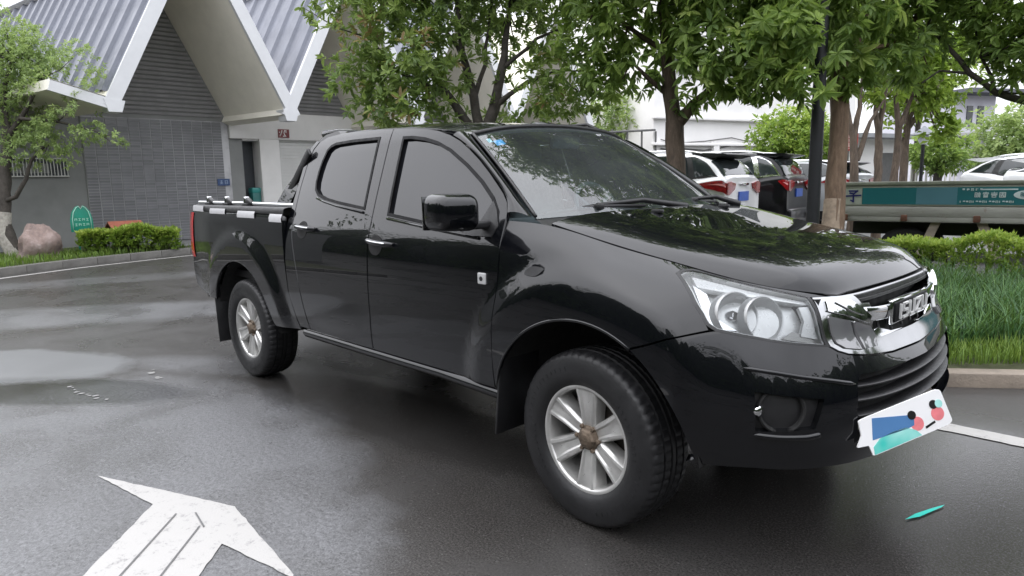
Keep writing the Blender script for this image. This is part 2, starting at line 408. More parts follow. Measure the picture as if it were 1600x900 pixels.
# flecks left of an older painted line beside the pale repair
ol_ = bpy.data.objects.new('old_paint_line', None); COL.objects.link(ol_); tag(ol_, 'broken white flecks of an old painted line by the pale asphalt patch', 'road marking')
rf = random.Random(5); FLECK = simple('old_paint', (.21, .208, .20), .5, 0, .3, 30)
for (ax, ay), (bx, by), nfl, sz in (((-3.80,-1.88),(-3.21,-1.77),10,.017),((-3.80,-1.33),(-3.45,-1.40),4,.030)):
    for k in range(nfl):
        t_ = (k+rf.uniform(-.3,.3))/nfl; cx_, cy_ = ax+(bx-ax)*t_+rf.uniform(-.02,.02), ay+(by-ay)*t_+rf.uniform(-.02,.02); r_ = sz*rf.uniform(.5,1.3)
        sheet('paint_fleck', [(cx_+r_*rf.uniform(.5,1.2)*math.cos(a), cy_+r_*rf.uniform(.5,1.2)*math.sin(a)) for a in np.linspace(0, 5.6, 8)], .004, FLECK, ol_)
# ---- kerbs, made of single stones
STONE = simple('kerb_stone', (.21, .175, .14), .75, 0, .3, 4, .5, 60)
STONE2 = simple('kerb_stone_dark', (.13, .125, .115), .6, 0, .3, 4, .5, 60)
def kerb(name, pts, mat, wd=.13, h=.125, L_=.62):
    root = bpy.data.objects.new(name, None); COL.objects.link(root); tag(root, kind='structure')
    P = [Vector((*p, 0)) for p in pts]; s = [0]
    for a, b in zip(P, P[1:]): s.append(s[-1]+(b-a).length)
    def at(t):
        i = max(0, min(len(P)-2, int(np.searchsorted(s, t))-1)); return P[i].lerp(P[i+1], (t-s[i])/(s[i+1]-s[i]))
    me = None; t = 0
    while t + L_ < s[-1]:
        a, b = at(t), at(t+L_); d = b-a
        if me is None:
            o = box('kerb_stone', (0, 0, 0), (L_-.005, wd, h+.1), mat, root, .014, 2); me = o.data
        else:
            o = bpy.data.objects.new('kerb_stone', me); COL.objects.link(o); o.parent = root
        o.location = ((a+b)/2) + Vector((0, 0, (h-.1)/2 + random.uniform(-.003, .003))); o.rotation_euler = (0, 0, math.atan2(d.y, d.x) + random.uniform(-.006, .006)); o.scale.x = d.length/L_
        t += L_
    return root
kerb('kerb', [(x-.065, y) for x, y in KL], STONE2)
KR = [(-6.4,6.1),(-6.35,5.5),(-6.1,3.9),(-5.5,2.8),(-4.6,2.15),(-3.3,1.80),(-2,1.72),(-.5,1.74),(.12,1.88),(.62,2.18),(.98,2.52),(1.6,3.15),(2.6,4.2),(4.2,6.2),(6,9)]
kerb('kerb', KR, STONE, h=.092, L_=.74)
# ---- planting beds
SOIL = simple('bed_soil', (.05, .055, .025), .9, 0, .4, 5, .6, 30)
bedL = [(x-.13, y) for x, y in KL] + [(-13.9,5.0),(-13.85,2.1),(-14.6,1.9),(-15.65,1.0),(-15.65,-6.5)]
tag(sheet('planting_bed_soil', bedL, .10, SOIL), kind='structure')
PAVE = simple('path_paving', (.20, .20, .20), .35, 0, .2, 3, .2, 40)
tag(sheet('path', [(-13.9,5.0),(-13.85,2.1),(-14.6,1.9),(-15.65,1.0),(-15.69,12),(-13.6,12)], .09, PAVE), kind='structure')
bedR = [(x-.02, y+.06) for x, y in KR] + [(6,9),(-6.6,8.5)]
bedR = [(-6.38,5.4),(-6.1,3.92),(-5.48,2.84),(-4.58,2.18),(-3.29,1.83),(-2,1.75),(-.5,1.77),(.11,1.91),(.60,2.21),(.96,2.55),(1.58,3.18),(2.58,4.23),(3.6,5.5),(3.0,6.45),(-1.6,6.35)]
tag(sheet('planting_bed_soil', bedR, .072, SOIL), kind='structure')

tag(prism('parking_pavement', [(-10,6.2),(-3.1,6.2),(-3.1,9.4),(7,9.4),(7,17),(-10,17)], .15, PAVE), kind='structure')

# ================================================================== grey building with the folded roof
WHITEP = simple('white_render', (.70, .69, .675), .7, 0, .05, 2.5, .05, 30)
FASC = simple('white_fascia', (.66, .67, .685), .5, 0, .05, 3)
CREAM = simple('cream_soffit', (.80, .77, .68), .8, 0, .07, 1.5)
SHEETM = simple('blue_grey_roof_sheet', (.15, .16, .195), .45, .1, .14, 1.3)
GREYW = simple('grey_render', (.215, .22, .215), .8, 0, .12, 1.4, .1, 20)
SLATM = simple('grey_louvre', (.25, .245, .25), .6, 0, .15, 3)
DARKD = simple('dark_doorway', (.055, .06, .068), .6, 0, .15, 3)
B = empty('grey_building', 'low grey tiled building under a white folded zigzag roof', 'building', loc=(-15.7, 1.0, 0))
BO = Vector((-15.7, 1.0, 0))
def B_(o): o.parent = B; o.matrix_parent_inverse = Matrix.Translation(-BO); return o
ZV, ZP, YV, PER = 2.84, 6.40, 1.08, 3.57
XF, XW = -13.22, -15.7
OV = Vector((-1, -.158, 0))                                   # the folds run back into the plot along this line
def fold_pts(k0, k1):
    out = []
    for k in range(k0, k1):
        out.append((YV + PER*k, ZV)); out.append((YV + PER*(k+.5), ZP))
    out.append((YV + PER*k1, ZV)); return out
fp = [(.02, 3.14)] + fold_pts(0, 4)
# the roof slabs: one per slope (cream underside, fascia at the front edge, ribbed sheet on the visible slopes)
LEN = 11.0
for fi_, ((y0, z0), (y1, z1)) in enumerate(zip(fp, fp[1:])):
    d = Vector((0, y1-y0, z1-z0)).normalized(); n = Vector((0, -d.z, d.y));  n = n if n.z > 0 else -n
    A = Vector((XF, y0, z0)); C_ = Vector((XF, y1, z1)); q = OV*LEN; th = n*.20
    vs = [A, C_, C_+q, A+q, A+th, C_+th, C_+q+th, A+q+th]
    B_(mesh_np('roof_slab', [tuple(v) for v in vs], [(0,1,2,3),(4,7,6,5),(1,5,6,2),(0,3,7,4),(3,2,6,7)], CREAM))
    f0 = Vector((.06 + .005*(fi_ % 2), 0, 0)); th2 = n*(.235 if fi_ else .17); e0 = -n*.02
    fv = [A+e0+f0, C_+e0+f0, C_+th2+f0, A+th2+f0, A+e0-f0*.5, C_+e0-f0*.5, C_+th2-f0*.5, A+th2-f0*.5]
    fm_ = FASC
    B_(mesh_np('fascia', [tuple(v) for v in fv], [(0,3,2,1),(4,5,6,7),(0,1,5,4),(3,7,6,2),(0,4,7,3),(1,2,6,5)], fm_))
    if z1 > z0 + 1:                                                  # slopes that rise away from the road: ribbed sheets
        sl_ = (C_-A).length; me = None; W_ = .60
        nb = int((LEN-.1)/W_)
        if y0 > YV + PER*2.5: continue
        for k in range(nb):
            o_ = A + n*.205 + OV*(.02 + k*W_)
            if me is None:
                prof = [(0,0),(.20,0),(.235,.06),(.345,.06),(.38,0),(W_,0)]
                V = []; 
                for s_ in (.30, sl_-.18):
                    for a, b in prof: V.append(tuple(OV*a + d*s_ + n*b))
                F = [(i, i+1, 7+i, 6+i) for i in range(5)]
                o = mesh_np('roof_sheet', V, F, SHEETM); me = o.data
            else: o = bpy.data.objects.new('roof_sheet', me); COL.objects.link(o)
            o.location = o_; B_(o)
        c = [A + d*(sl_-.24), A + d*(sl_+.10), A + d*(sl_+.10) + n*.42, A + d*(sl_-.24) + n*.36]
        V = [tuple(v + OV*.06) for v in c] + [tuple(v + OV*LEN) for v in c]
        B_(mesh_np('ridge_cap', V, [(0,1,5,4),(1,2,6,5),(2,3,7,6),(3,0,4,7),(0,3,2,1),(4,5,6,7)], FASC))
        V = []
        for xx in (.072, -.30): V += [(XF+xx, y0+a_, z0+b_) for a_, b_ in ((-.13,-.045),(.10,-.045),(.17,.17),(-.20,.20))]
        B_(mesh_np('gutter_end', V, [(0,1,2,3),(7,6,5,4),(0,4,5,1),(1,5,6,2),(2,6,7,3),(3,7,4,0)], FASC))
# walls: plain grey, tiled panel, white frame with doorway and shutter
def wbox(name, y0, y1, z0, z1, mat, x=XW, dep=.2, bev=0.):
    return B_(box(name, (x-dep/2, (y0+y1)/2, (z0+z1)/2), (dep, y1-y0, z1-z0), mat, None, bev))
wbox('wall', -8.5, .60, 0, 3.11, GREYW, XW-.025)
wbox('wall', .60, 4.20, 0, 2.99, GREYW, XW-.025)
wbox('wall', 4.55, 14, 0, 2.99, WHITEP, XW-.45, .2)
gab = lambda k: [(YV-.39+PER*k, 2.99), (YV-.39+PER*k+.07, 2.84+.2), (YV-.39+PER*(k+.5), ZP), (YV-.39+PER*(k+1), 2.99)]
for k in (0, 1, 2):
    yb = YV - .39 + PER*k
    V = [(XW-.03, yb-.05, 2.90), (XW-.03, yb+PER+.05, 2.90), (XW-.03, yb+PER/2, ZP+.05)]
    B_(mesh_np('gable_wall', V + [(a-.12, b, c) for a, b, c in V], [(0,1,2),(3,5,4)], GREYW))
    sl = None; nz = 34
    for j in range(nz):
        z = 3.02 + j*.1; hw_ = PER/2*(1-(z+.1-2.84)/(ZP-2.84)) - .02
        if hw_ < .1: break
        o = B_(box('louvre_slat', (XW-.008, yb+PER/2, z+.045), (.024, 2*hw_, .062), SLATM, rot=Matrix.Rotation(rad(18), 3, 'Y')))
# tiles of the panel: 240 x 60 mm, the nearer 300 as single pieces
TILE = Mat('dark_wall_tile').set(Roughness=.38); tn_ = TILE.noise(.9, 6, .65); ti_ = TILE.node('ShaderNodeObjectInfo').outputs['Random']
tc_ = TILE.ramp(tn_, [(.3, (.15, .152, .16)), (.55, (.205, .208, .218)), (.75, (.28, .28, .295))])
TILE.to(TILE.mixc(.5, tc_, TILE.mixc(ti_, (.13, .132, .14), (.26, .26, .275))), 'Base Color'); TILE = TILE.m
GROUT = Mat('pale_grout').set(Roughness=.85); gn = GROUT.noise(.7, 5, .7); GROUT.to(GROUT.ramp(gn, [(.36, (.24, .24, .25)), (.60, (.52, .52, .53))]), 'Base Color'); GROUT = GROUT.m
TY0, TY1, TZ0, TZ1 = 1.02, 4.20, .10, 2.93
B_(box('grout_bed', (XW-.010, (TY0+TY1)/2, (TZ0+TZ1)/2), (.02, TY1-TY0, TZ1-TZ0), GROUT))
tw, thh = .232, .0655; ncol = int((TY1-TY0)/tw); nrow = int((TZ1-TZ0)/thh); tiles = []
for c in range(ncol):
    for r in range(nrow): tiles.append((TY0 + tw*(c+.5), TZ0 + thh*(r+.5)))
tiles.sort(key=lambda t: (t[1] < .75, -t[1] if random.random() < .5 else 0))
me = None; rest = bmesh.new()
for i, (y, z) in enumerate(tiles):
    c = (XW + .003 + random.uniform(-.0015, .0015), y, z)
    if i < 298:
        if me is None: o = box('tile', (0, 0, 0), (.022, tw-.019, thh-.008), TILE); me = o.data
        else: o = bpy.data.objects.new('tile', me); COL.objects.link(o)
        o.location = c; o.rotation_euler = (random.uniform(-.006, .006), 0, random.uniform(-.006, .006)); B_(o)
    else: add_box(rest, c, (.022, tw-.019, thh-.008))
o = B_(bm_obj('tile_field', rest, TILE)); o['kind'] = 'stuff'
wbox('wall_end', 4.20, 4.55, 0, 2.99, GREYW, XW-.04, .5)
# ventilation grille
vg = B_(box('vent_recess', (XW-.022, .14, 1.82), (.03, 1.12, .38), DARKD))
PB = simple('vent_frame', (.52, .52, .50), .5)
for a in ((.14, 2.005, 1.12, .025), (.14, 1.635, 1.12, .025)): B_(box('vent_frame', (XW+.008, a[0], a[1]), (.04, a[2], a[3]), PB))
for k in range(19): B_(box('vent_bar', (XW+.006, -.40 + k*.06, 1.82), (.02, .016, .35), PB))
B_(box('vent_board', (XW-.004, .02, 1.80), (.008, .66, .20), GREYW))
# white frame: beam, pillars; doorway; roller shutter
wbox('beam', 4.22, 14, 2.54, 3.22, WHITEP, XW+.06, .40, .01)
wbox('pillar', 4.97, 5.50, 0, 2.54, WHITEP, XW+.05, .36, .01)
wbox('pillar', 8.9, 9.4, 0, 2.54, WHITEP, XW+.05, .36, .01)
wbox('doorway', 4.56, 4.97, 0, 2.53, DARKD, XW-.40, .04)
wbox('door_step', 4.56, 4.97, 0, .14, STONE2, XW+.05, .4)
wbox('reveal', 4.56, 4.97, 2.50, 2.54, WHITEP, XW-.02, .40)
SHUT = simple('pale_roller_shutter', (.60, .60, .585), .55, .2, .06, 3)
for k in range(30): wbox('shutter_slat', 5.50, 8.9, .05+k*.084, .05+k*.084+.078, SHUT, XW-.10+.004*(k % 2), .03)
# house number plate (dark red with a white figure) and small blue plate
RED = simple('dark_red_plate', (.17, .035, .035), .5); BLUE = simple('blue_plate', (.035, .07, .17), .5)
pl = B_(box('number_plate', (XW+.075, 5.63, 2.70), (.03, .30, .215), RED)); wht = simple('plate_white', (.75, .74, .72), .5)
def strokes(par, cy, cz, x, segs, t, mat, sc=1., name='figure', mir=1):
    bm = bmesh.new()
    for (a, b, c, d) in segs:
        p0, p1 = Vector((0, cy+a*sc, cz+b*sc)), Vector((0, cy+c*sc, cz+d*sc)); v = p1-p0
        add_box(bm, (x, (p0.y+p1.y)/2, (p0.z+p1.z)/2), (.006, v.length+t, t), Matrix.Rotation(math.atan2(v.z, v.y), 3, 'X'))
    return B_(bm_obj(name, bm, mat))
strokes(pl, 5.60, 2.70, XW+.092, [(-.02,.07,-.045,-.005),(-.045,-.01,-.075,-.06),(-.08,-.06,-.06,-.02),(.055,.08,.03,.01),(.03,.01,.07,-.07),(.01,-.07,.08,-.07),(-.09,.03,-.09,.03),(.09,.03,.09,.08)], .022, wht)
bl_ = B_(box('wall_plate', (XW+.028, 3.985, 1.46), (.02, .30, .165), BLUE))
strokes(bl_, 3.985, 1.46, XW+.041, [(-.09,.03,-.03,.03),(-.06,.045,-.06,-.04),(-.09,-.01,-.03,-.01),(-.09,-.04,-.03,-.04),(.03,.04,.03,-.04),(.03,.04,.09,.04),(.09,.04,.09,-.04),(.03,0,.09,0),(.03,-.04,.09,-.04)], .011, simple('plate_pale_blue', (.30, .38, .50), .5), name='lettering')
bag = B_(box('green_bin_lid', (XW-.16, 4.84, 1.24), (.26, .24, .14), simple('teal_plastic', (.03, .22, .20), .4), None, .03))
B_(box('bin_body', (XW-.16, 4.84, .66), (.24, .22, 1.04), simple('teal_plastic_dark', (.02, .13, .12), .5), None, .02))

# ================================================================== things in the left bed
def rock(name, c, r, seed, mat):
    rn = np.random.default_rng(seed); bm = bmesh.new(); bmesh.ops.create_icosphere(bm, subdivisions=4, radius=1)
    K = rn.normal(size=(9, 3)); ph = rn.uniform(0, 6, 9)
    for v in bm.verts:
        d = v.co.normalized(); s = 1 + sum(.15/(1+.22*i)*math.sin(Vector(K[i]*1.9).dot(d)*(1+i*.5)+ph[i]) for i in range(9))
        v.co = Vector((d.x*r[0]*s, d.y*r[1]*s, max(-.25, d.z)*r[2]*s))
    bm.transform(Matrix.Translation(c)); return bm_obj(name, bm, mat, None, True)
RK = Mat('pinkish_boulder').set(Roughness=.85); rn_ = RK.noise(2.6, 7, .7); RK.to(RK.ramp(rn_, [(.3, (.12, .105, .105)), (.5, (.27, .20, .175)), (.72, (.42, .35, .33))]), 'Base Color'); RK.bump(RK.noise(9, 8, .7), .9, .05); RK = RK.m
o = rock('boulder', (-13.55,-.34,.08), (.31,.36,.50), 4, RK); tag(o, 'pinkish brown boulder between the white-trunked tree and the low hedge', 'boulder')
# rounded green sign with a double notch on top
GR = simple('green_sign_board', (.012, .25, .17), .45); GRL = simple('pale_green_line', (.42, .72, .60), .5)
sg_ = empty('notice_sign', 'small green arched sign with a notched top standing behind the hedge', 'sign', loc=(-14.0,.47,.1))
ol = [(-.27,.0),(-.27,.30),(-.22,.50),(-.13,.62),(-.06,.66),(0,.58),(.06,.66),(.13,.62),(.22,.50),(.27,.30),(.27,.0)]
MZ = Matrix.Translation((0,0,.42)) @ Matrix(((0,0,1,0),(1,0,0,0),(0,1,0,0),(0,0,0,1)))
prism('board', [(x*.72, y*.78) for x, y in ol], .03, GR, sg_, MZ, .006)
bm = bmesh.new()
add_tube(bm, [(.036, x*.58, .46+y*.70) for x, y in ol], .008, 6); bm_obj('border_line', bm, GRL, sg_, True)
for r in range(2):
    for k in range(4):
        bm = bmesh.new()
        for (a, b, c, d) in ([(-.018,.018,.018,.018),(0,.025,0,-.025),(-.018,-.02,.018,-.02)] if (k+r) % 2 else [(-.018,-.02,-.018,.02),(-.018,.02,.018,.02),(.018,.02,.018,-.02),(-.018,0,.018,0)]):
            p0, p1 = Vector((0, a, b)), Vector((0, c, d)); v = p1-p0; add_box(bm, tuple((p0+p1)/2), (.005, v.length+.006, .008), Matrix.Rotation(math.atan2(v.z, v.y), 3, 'X'))
        bm.transform(Matrix.Translation((.034, -.10+k*.066, .66-r*.10))); bm_obj('lettering', bm, GRL, sg_)
box('post', (.0, -.08, .22), (.03, .03, .44), GR, sg_); box('post', (.0, .08, .22), (.03, .03, .44), GR, sg_)
# little red roofed box on legs
rb = empty('roofed_box', 'small dark box with a red tiled pitched roof standing behind the hedge', 'garden box', loc=(-13.95,1.22,.1))
TILER = simple('red_roof_sheet', (.34, .115, .075), .6, 0, .15, 20)
DW = simple('dark_wood', (.05, .04, .032), .7)
for sg in (1, -1):
    M_ = Matrix.Translation((0, 0, .58)) @ Matrix.Rotation(rad(26*sg), 4, 'Y')
    o = box('roof_slope', (.15*sg, 0, 0), (.32, .62, .025), TILER, rb); o.data.transform(M_)
box('box_body', (0, .14, .42), (.20, .22, .22), DW, rb); 
for y in (-.2, .2): box('leg', (0, y, .24), (.05, .05, .48), DW, rb)
# ================================================================== plants
def leaf_mat(name, stops, rough=.42, trans=.22):
    m = Mat(name).set(Roughness=rough, IOR=1.4)
    a = m.node('ShaderNodeAttribute', attribute_name='tint').outputs['Fac']
    c = m.ramp(a, stops); m.to(c, 'Base Color')
    t = m.node('ShaderNodeBsdfTranslucent'); m.l.new(m.mixc(.35, c, (.30, .42, .05)), t.inputs['Color'])
    x = m.node('ShaderNodeMixShader'); x.inputs[0].default_value = trans
    m.l.new(m.b.outputs[0], x.inputs[1]); m.l.new(t.outputs[0], x.inputs[2]); m.l.new(x.outputs[0], m.out.inputs['Surface']); return m.m
def unit(v): return v/np.maximum(np.linalg.norm(v, axis=-1, keepdims=True), 1e-9)
def leaves(name, base, axis, tint, per, ln, wd, mat, parent=None, rng=RNG, spread=(.5, 1.25), droop=.25, fold=.35, kind='stuff', cheap=False, stem=0.):
    """rosettes of folded leaves: base (n,3), axis (n,3), tint (n)"""
    n = len(base); axis = unit(axis)
    ref = np.where(np.abs(axis[:, 2:3]) < .9, [[0, 0, 1.]], [[1., 0, 0]]); a = unit(np.cross(axis, ref)); b = np.cross(axis, a)
    ang = rng.uniform(0, 6.28, (n, 1)) + np.arange(per)*2.399 + rng.normal(0, .25, (n, per))
    tilt = rng.uniform(*spread, (n, per))
    rd_ = np.cos(ang)[..., None]*a[:, None] + np.sin(ang)[..., None]*b[:, None]
    d = unit(np.cos(tilt)[..., None]*axis[:, None] + np.sin(tilt)[..., None]*rd_)
    d[..., 2] -= droop*rng.uniform(.3, 1.2, (n, per)); d = unit(d)
    upv = axis[:, None]*.8 + np.array([0, 0, .9]); side = unit(np.cross(d, upv)); nr = np.cross(side, d)
    L_ = ln*rng.uniform(.65, 1.2, (n, per, 1)); W_ = wd*rng.uniform(.75, 1.2, (n, per, 1))
    B0 = base[:, None] + d*L_*.08 + axis[:, None]*rng.uniform(-stem-.02, .02, (n, per, 1)); f = fold
    tip = B0 + d*L_ - nr*L_*droop*.35
    if cheap:
        m_ = B0 + d*L_*.45
        V = np.stack([B0, m_ + side*W_*.5 + nr*W_*f*.5, tip, m_ - side*W_*.5 + nr*W_*f*.5], 2); q = 4; loc = np.array([[0, 1, 2], [0, 2, 3]])
    else:
        m1 = B0 + d*L_*.30; m2 = B0 + d*L_*.68 - nr*L_*droop*.12
        V = np.stack([B0, m1 + side*W_*.46 + nr*W_*f*.5, m2 + side*W_*.42 + nr*W_*f*.45, tip, m2 - side*W_*.42 + nr*W_*f*.45, m1 - side*W_*.46 + nr*W_*f*.5], 2); q = 6; loc = np.array([[0, 1, 2, 3], [0, 3, 4, 5]])
    V = V.reshape(-1, 3); k = n*per
    F = (np.arange(k)[:, None, None]*q + loc[None]).reshape(-1, loc.shape[1])
    tn = np.clip(np.repeat(tint[:, None], per, 1) + rng.normal(0, .07, (n, per)), 0, 1).reshape(-1)
    o = mesh_np(name, V, F, mat, parent, False, attr={'tint': np.repeat(tn, q)})
    if kind: o['kind'] = kind
    return o
def lump(p, s=1.):
    return (np.sin(p[:, 0]*2.1*s+1)+np.sin(p[:, 1]*2.7*s+2)+np.sin(p[:, 2]*2.3*s)+np.sin((p[:, 0]+p[:, 1])*3.9*s)+np.sin((p[:, 2]-p[:, 1])*4.7*s+.7))/5
def crown(blobs, n, rng, shell=.42, gap=-.35, hang=0., s=1.):
    """points and directions spread through a set of ellipsoids, thinned into clumps with gaps"""
    B_a = np.array([b[:3] for b in blobs]); Rr = np.array([b[3] if hasattr(b[3], '__len__') else (b[3],)*3 for b in blobs])
    wt = Rr.prod(1)**.75; wt /= wt.sum()
    out = []; dr = []; tot = 0
    while tot < n:
        i = rng.choice(len(blobs), 2*n, p=wt); u = unit(rng.normal(size=(2*n, 3))); r = rng.uniform(0, 1, (2*n, 1))**shell
        p = B_a[i] + u*Rr[i]*r; keep = lump(p, s*1.6) + rng.normal(0, .12, 2*n) > gap
        p = p[keep]; u = u[keep]; out.append(p); dr.append(u); tot += len(p)
    p = np.concatenate(out)[:n]; u = np.concatenate(dr)[:n]
    d = u*.75 + rng.normal(0, .35, (n, 3)); d[:, 2] += .45 - hang
    return p, d
def PX(px, py, d): return tuple(P3(px, py, d))
BARK = Mat('brown_bark').set(Roughness=.85); bn = BARK.noise(7, 7, .7, stretch=(3, 3, .5)); BARK.to(BARK.ramp(bn, [(.3, (.045, .034, .027)), (.55, (.115, .085, .062)), (.75, (.19, .145, .11))]), 'Base Color'); BARK.bump(bn, .8, .02); BARK = BARK.m
BARKL = Mat('tan_bark').set(Roughness=.85); bn = BARKL.noise(6, 7, .7, stretch=(3, 3, .6)); BARKL.to(BARKL.ramp(bn, [(.3, (.10, .068, .045)), (.55, (.20, .135, .09)), (.75, (.30, .22, .155))]), 'Base Color'); BARKL.bump(bn, .8, .02); BARKL = BARKL.m
DBARK = simple('dark_bark', (.060, .052, .044), .85, 0, .35, 12, .6, 40)
TANWASH = simple('worn_tan_wash', (.30, .235, .175), .85, 0, .4, 10, .6, 50)
LIME = simple('white_limewash', (.36, .34, .30), .85, 0, .35, 14, .6, 50)
def limb(name, pts, r0, r1, mat, par, jit=.02, seg=8):
    P = [Vector(p) for p in pts]; Q = []
    for a, b in zip(P, P[1:]):
        k = max(2, int((b-a).length/.18)); Q += [a.lerp(b, i/k) for i in range(k)]
    Q.append(P[-1]); n = len(Q)
    for i in range(1, n-1): Q[i] = Q[i] + Vector((random.uniform(-jit, jit), random.uniform(-jit, jit), 0))
    R_ = [(r0 + (r1-r0)*(i/(n-1)))*random.uniform(.94, 1.08) for i in range(n)]
    return tube(name, Q, R_, mat, par, seg)
def tree(label, group, base, trunk, branches, blobs, n, ln, wd, per, mat, bark, rng, leaf_kw={}, crown_kw={}, tintf=None, twigs=14, sprigs=0, name='broadleaf_tree'):
    t = empty(name, label, 'tree', group, base)
    loc = Vector(base)
    rel = lambda p: tuple(Vector(p)-loc)
    for i, (pts, r0, r1) in enumerate(trunk): limb('trunk', [rel(p) for p in pts], r0, r1, bark, t, .012, 12)
    for pts, r0, r1 in branches: limb('branch', [rel(p) for p in pts], r0, r1, bark, t)
    p, d = crown(blobs, n, rng, **crown_kw)
    # twigs carry the foliage: thin lines from branch ends to clumps
    ends = [b[0][-1] for b in branches] or [trunk[0][0][-1]]
    mids = [b[0][len(b[0])//2] for b in branches] or ends
    bm = bmesh.new()
    for q in p[rng.choice(len(p), min(twigs, len(p)), replace=False)]:
        e = min(ends+mids, key=lambda e_: (Vector(e_)-Vector(q)).length); m_ = (Vector(e)+Vector(q))/2 + Vector((0, 0, -.06))
        add_tube(bm, [rel(e), rel(m_), rel(q)], [.013, .009, .004], 5)
    tw_ = bm_obj('twigs', bm, bark, t, True); tw_['kind'] = 'stuff'
    tint = rng.uniform(.15, .75, n)*.6 + .4*np.clip(.5 + .5*lump(p, 2.), 0, 1)
    zt = (p[:, 2]-p[:, 2].min())/max(1e-6, np.ptp(p[:, 2]))
    tint = np.clip(tint, 0, 1)
    if tintf is not None: tint = tintf(p, tint)
    o = leaves('crown', p - np.array(base), d, tint, per, ln, wd, mat, t, rng, **leaf_kw)
    if sprigs:                                                    # the sprigs that show largest, as single pieces
        dist = np.linalg.norm(p - np.array(CAM), axis=1); idx = np.argsort(dist)[:sprigs*3:3]
        protos = []
        for k, i in enumerate(idx):
            if k < 4:
                q = leaves('leaf_sprig', np.zeros((1, 3)), np.array([[0, 0, 1.]]), np.array([.35+.16*k]), per+1, ln*1.05, wd*1.05, mat, t, rng, kind=None, **leaf_kw); protos.append(q.data)
            else: q = bpy.data.objects.new('leaf_sprig', protos[k % 4]); COL.objects.link(q); q.parent = t
            ax = Vector(unit(d[i:i+1])[0]); q.location = tuple(p[i] - np.array(base) + np.array(ax)*.07)
            q.rotation_euler = (ax.to_track_quat('Z', 'Y').to_matrix() @ Matrix.Rotation(rng.uniform(0, 6.28), 3, 'Z')).to_euler(); q.scale = (rng.uniform(.85, 1.15),)*3
    return t
GLOSSY = leaf_mat('glossy_leaf', [(0., (.09, .155, .062)), (.35, (.185, .285, .085)), (.7, (.33, .45, .12)), (1., (.48, .58, .17))], .42, .52)
FARLEAF = leaf_mat('far_leaf', [(0., (.02, .045, .014)), (1., (.09, .16, .035))], .5, .2)
REDDISH = leaf_mat('glossy_leaf_with_red', [(0., (.10, .16, .065)), (.3, (.19, .28, .095)), (.6, (.33, .43, .13)), (.82, (.26, .36, .085)), (.90, (.27, .19, .095)), (1., (.29, .16, .10))], .38, .45)
YELLOW = leaf_mat('yellow_green_leaf', [(0., (.09, .16, .025)), (.5, (.23, .34, .05)), (1., (.42, .52, .10))], .5, .35)
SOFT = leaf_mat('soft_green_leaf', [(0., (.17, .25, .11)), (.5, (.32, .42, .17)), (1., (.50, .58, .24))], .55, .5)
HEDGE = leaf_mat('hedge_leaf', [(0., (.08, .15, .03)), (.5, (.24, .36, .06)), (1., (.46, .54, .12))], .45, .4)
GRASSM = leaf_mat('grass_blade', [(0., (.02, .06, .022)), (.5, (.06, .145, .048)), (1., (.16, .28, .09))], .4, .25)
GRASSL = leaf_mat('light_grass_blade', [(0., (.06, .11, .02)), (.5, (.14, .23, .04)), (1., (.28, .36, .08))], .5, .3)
AVE = 'trees in the planting strip behind the truck'
rg = np.random.default_rng
# the bushy tree right behind the cab
b0 = (-4.99, 2.88, .1)
bl = [(PX(600,55,8.4), .80), (PX(555,125,8.3), .42), (PX(600,150,8.3), .42), (PX(650,165,8.2), .42), (PX(640,90,8.1), .55), (PX(650,0,8.6), .85), (PX(700,95,8.3), .45), (PX(690,-40,8.8), .8), (PX(830,50,8.7), .62), (PX(870,110,8.4), .55), (PX(820,150,8.6), .42), (PX(870,165,8.3), .36), (PX(920,60,8.2), .55), (PX(930,150,8.1), .30), (PX(770,20,9.0), .62), (PX(780,-60,8.8), 1.0), (PX(570,-60,8.6), 1.0), (PX(880,-50,8.4), .9), (PX(700,185,8.7), .28), (PX(790,185,8.8), .25), (PX(720,-220,8.2), 1.3), (PX(850,-260,7.6), 1.2), (PX(620,-200,8.4), 1.1)]
tree('bushy green tree with reddish new shoots and forked stems behind the truck cab', AVE, b0,
     [([b0, PX(745,300,8.6), PX(748,220,8.6)], .12, .10)],
     [([PX(748,225,8.6), PX(725,185,8.6), PX(690,135,8.5), PX(650,90,8.4)], .075, .02), ([PX(748,225,8.6), PX(742,150,8.6), PX(722,80,8.6), PX(715,0,8.6)], .07, .025), ([PX(750,222,8.6), PX(772,170,8.6), PX(783,110,8.6), PX(795,20,8.7)], .085, .03), ([PX(775,165,8.6), PX(820,130,8.5), PX(870,110,8.4)], .04, .015), ([PX(742,150,8.6), PX(760,100,8.7), PX(765,20,8.8)], .035, .015), ([PX(700,150,8.5), PX(620,110,8.3), PX(580,60,8.4)], .03, .012), ([PX(735,130,8.6), PX(715,70,8.7), PX(680,30,8.7)], .03, .012), ([PX(783,110,8.6), PX(840,60,8.5), PX(890,40,8.3)], .03, .012)],
     [(*c, r) for c, r in bl], 4000, .112, .039, 8, REDDISH, DBARK, rg(3),
     tintf=lambda p, t: np.where((lump(p, 1.1) > .36) & (np.random.default_rng(5).random(len(p)) < .38) & ((p[:, 1] < 2.2)) & (p[:, 2] > 2.9), .86+.1*t, np.clip(t*.85, 0, .8)), twigs=60, sprigs=120)
b1 = (-2.61, 3.87, .1)
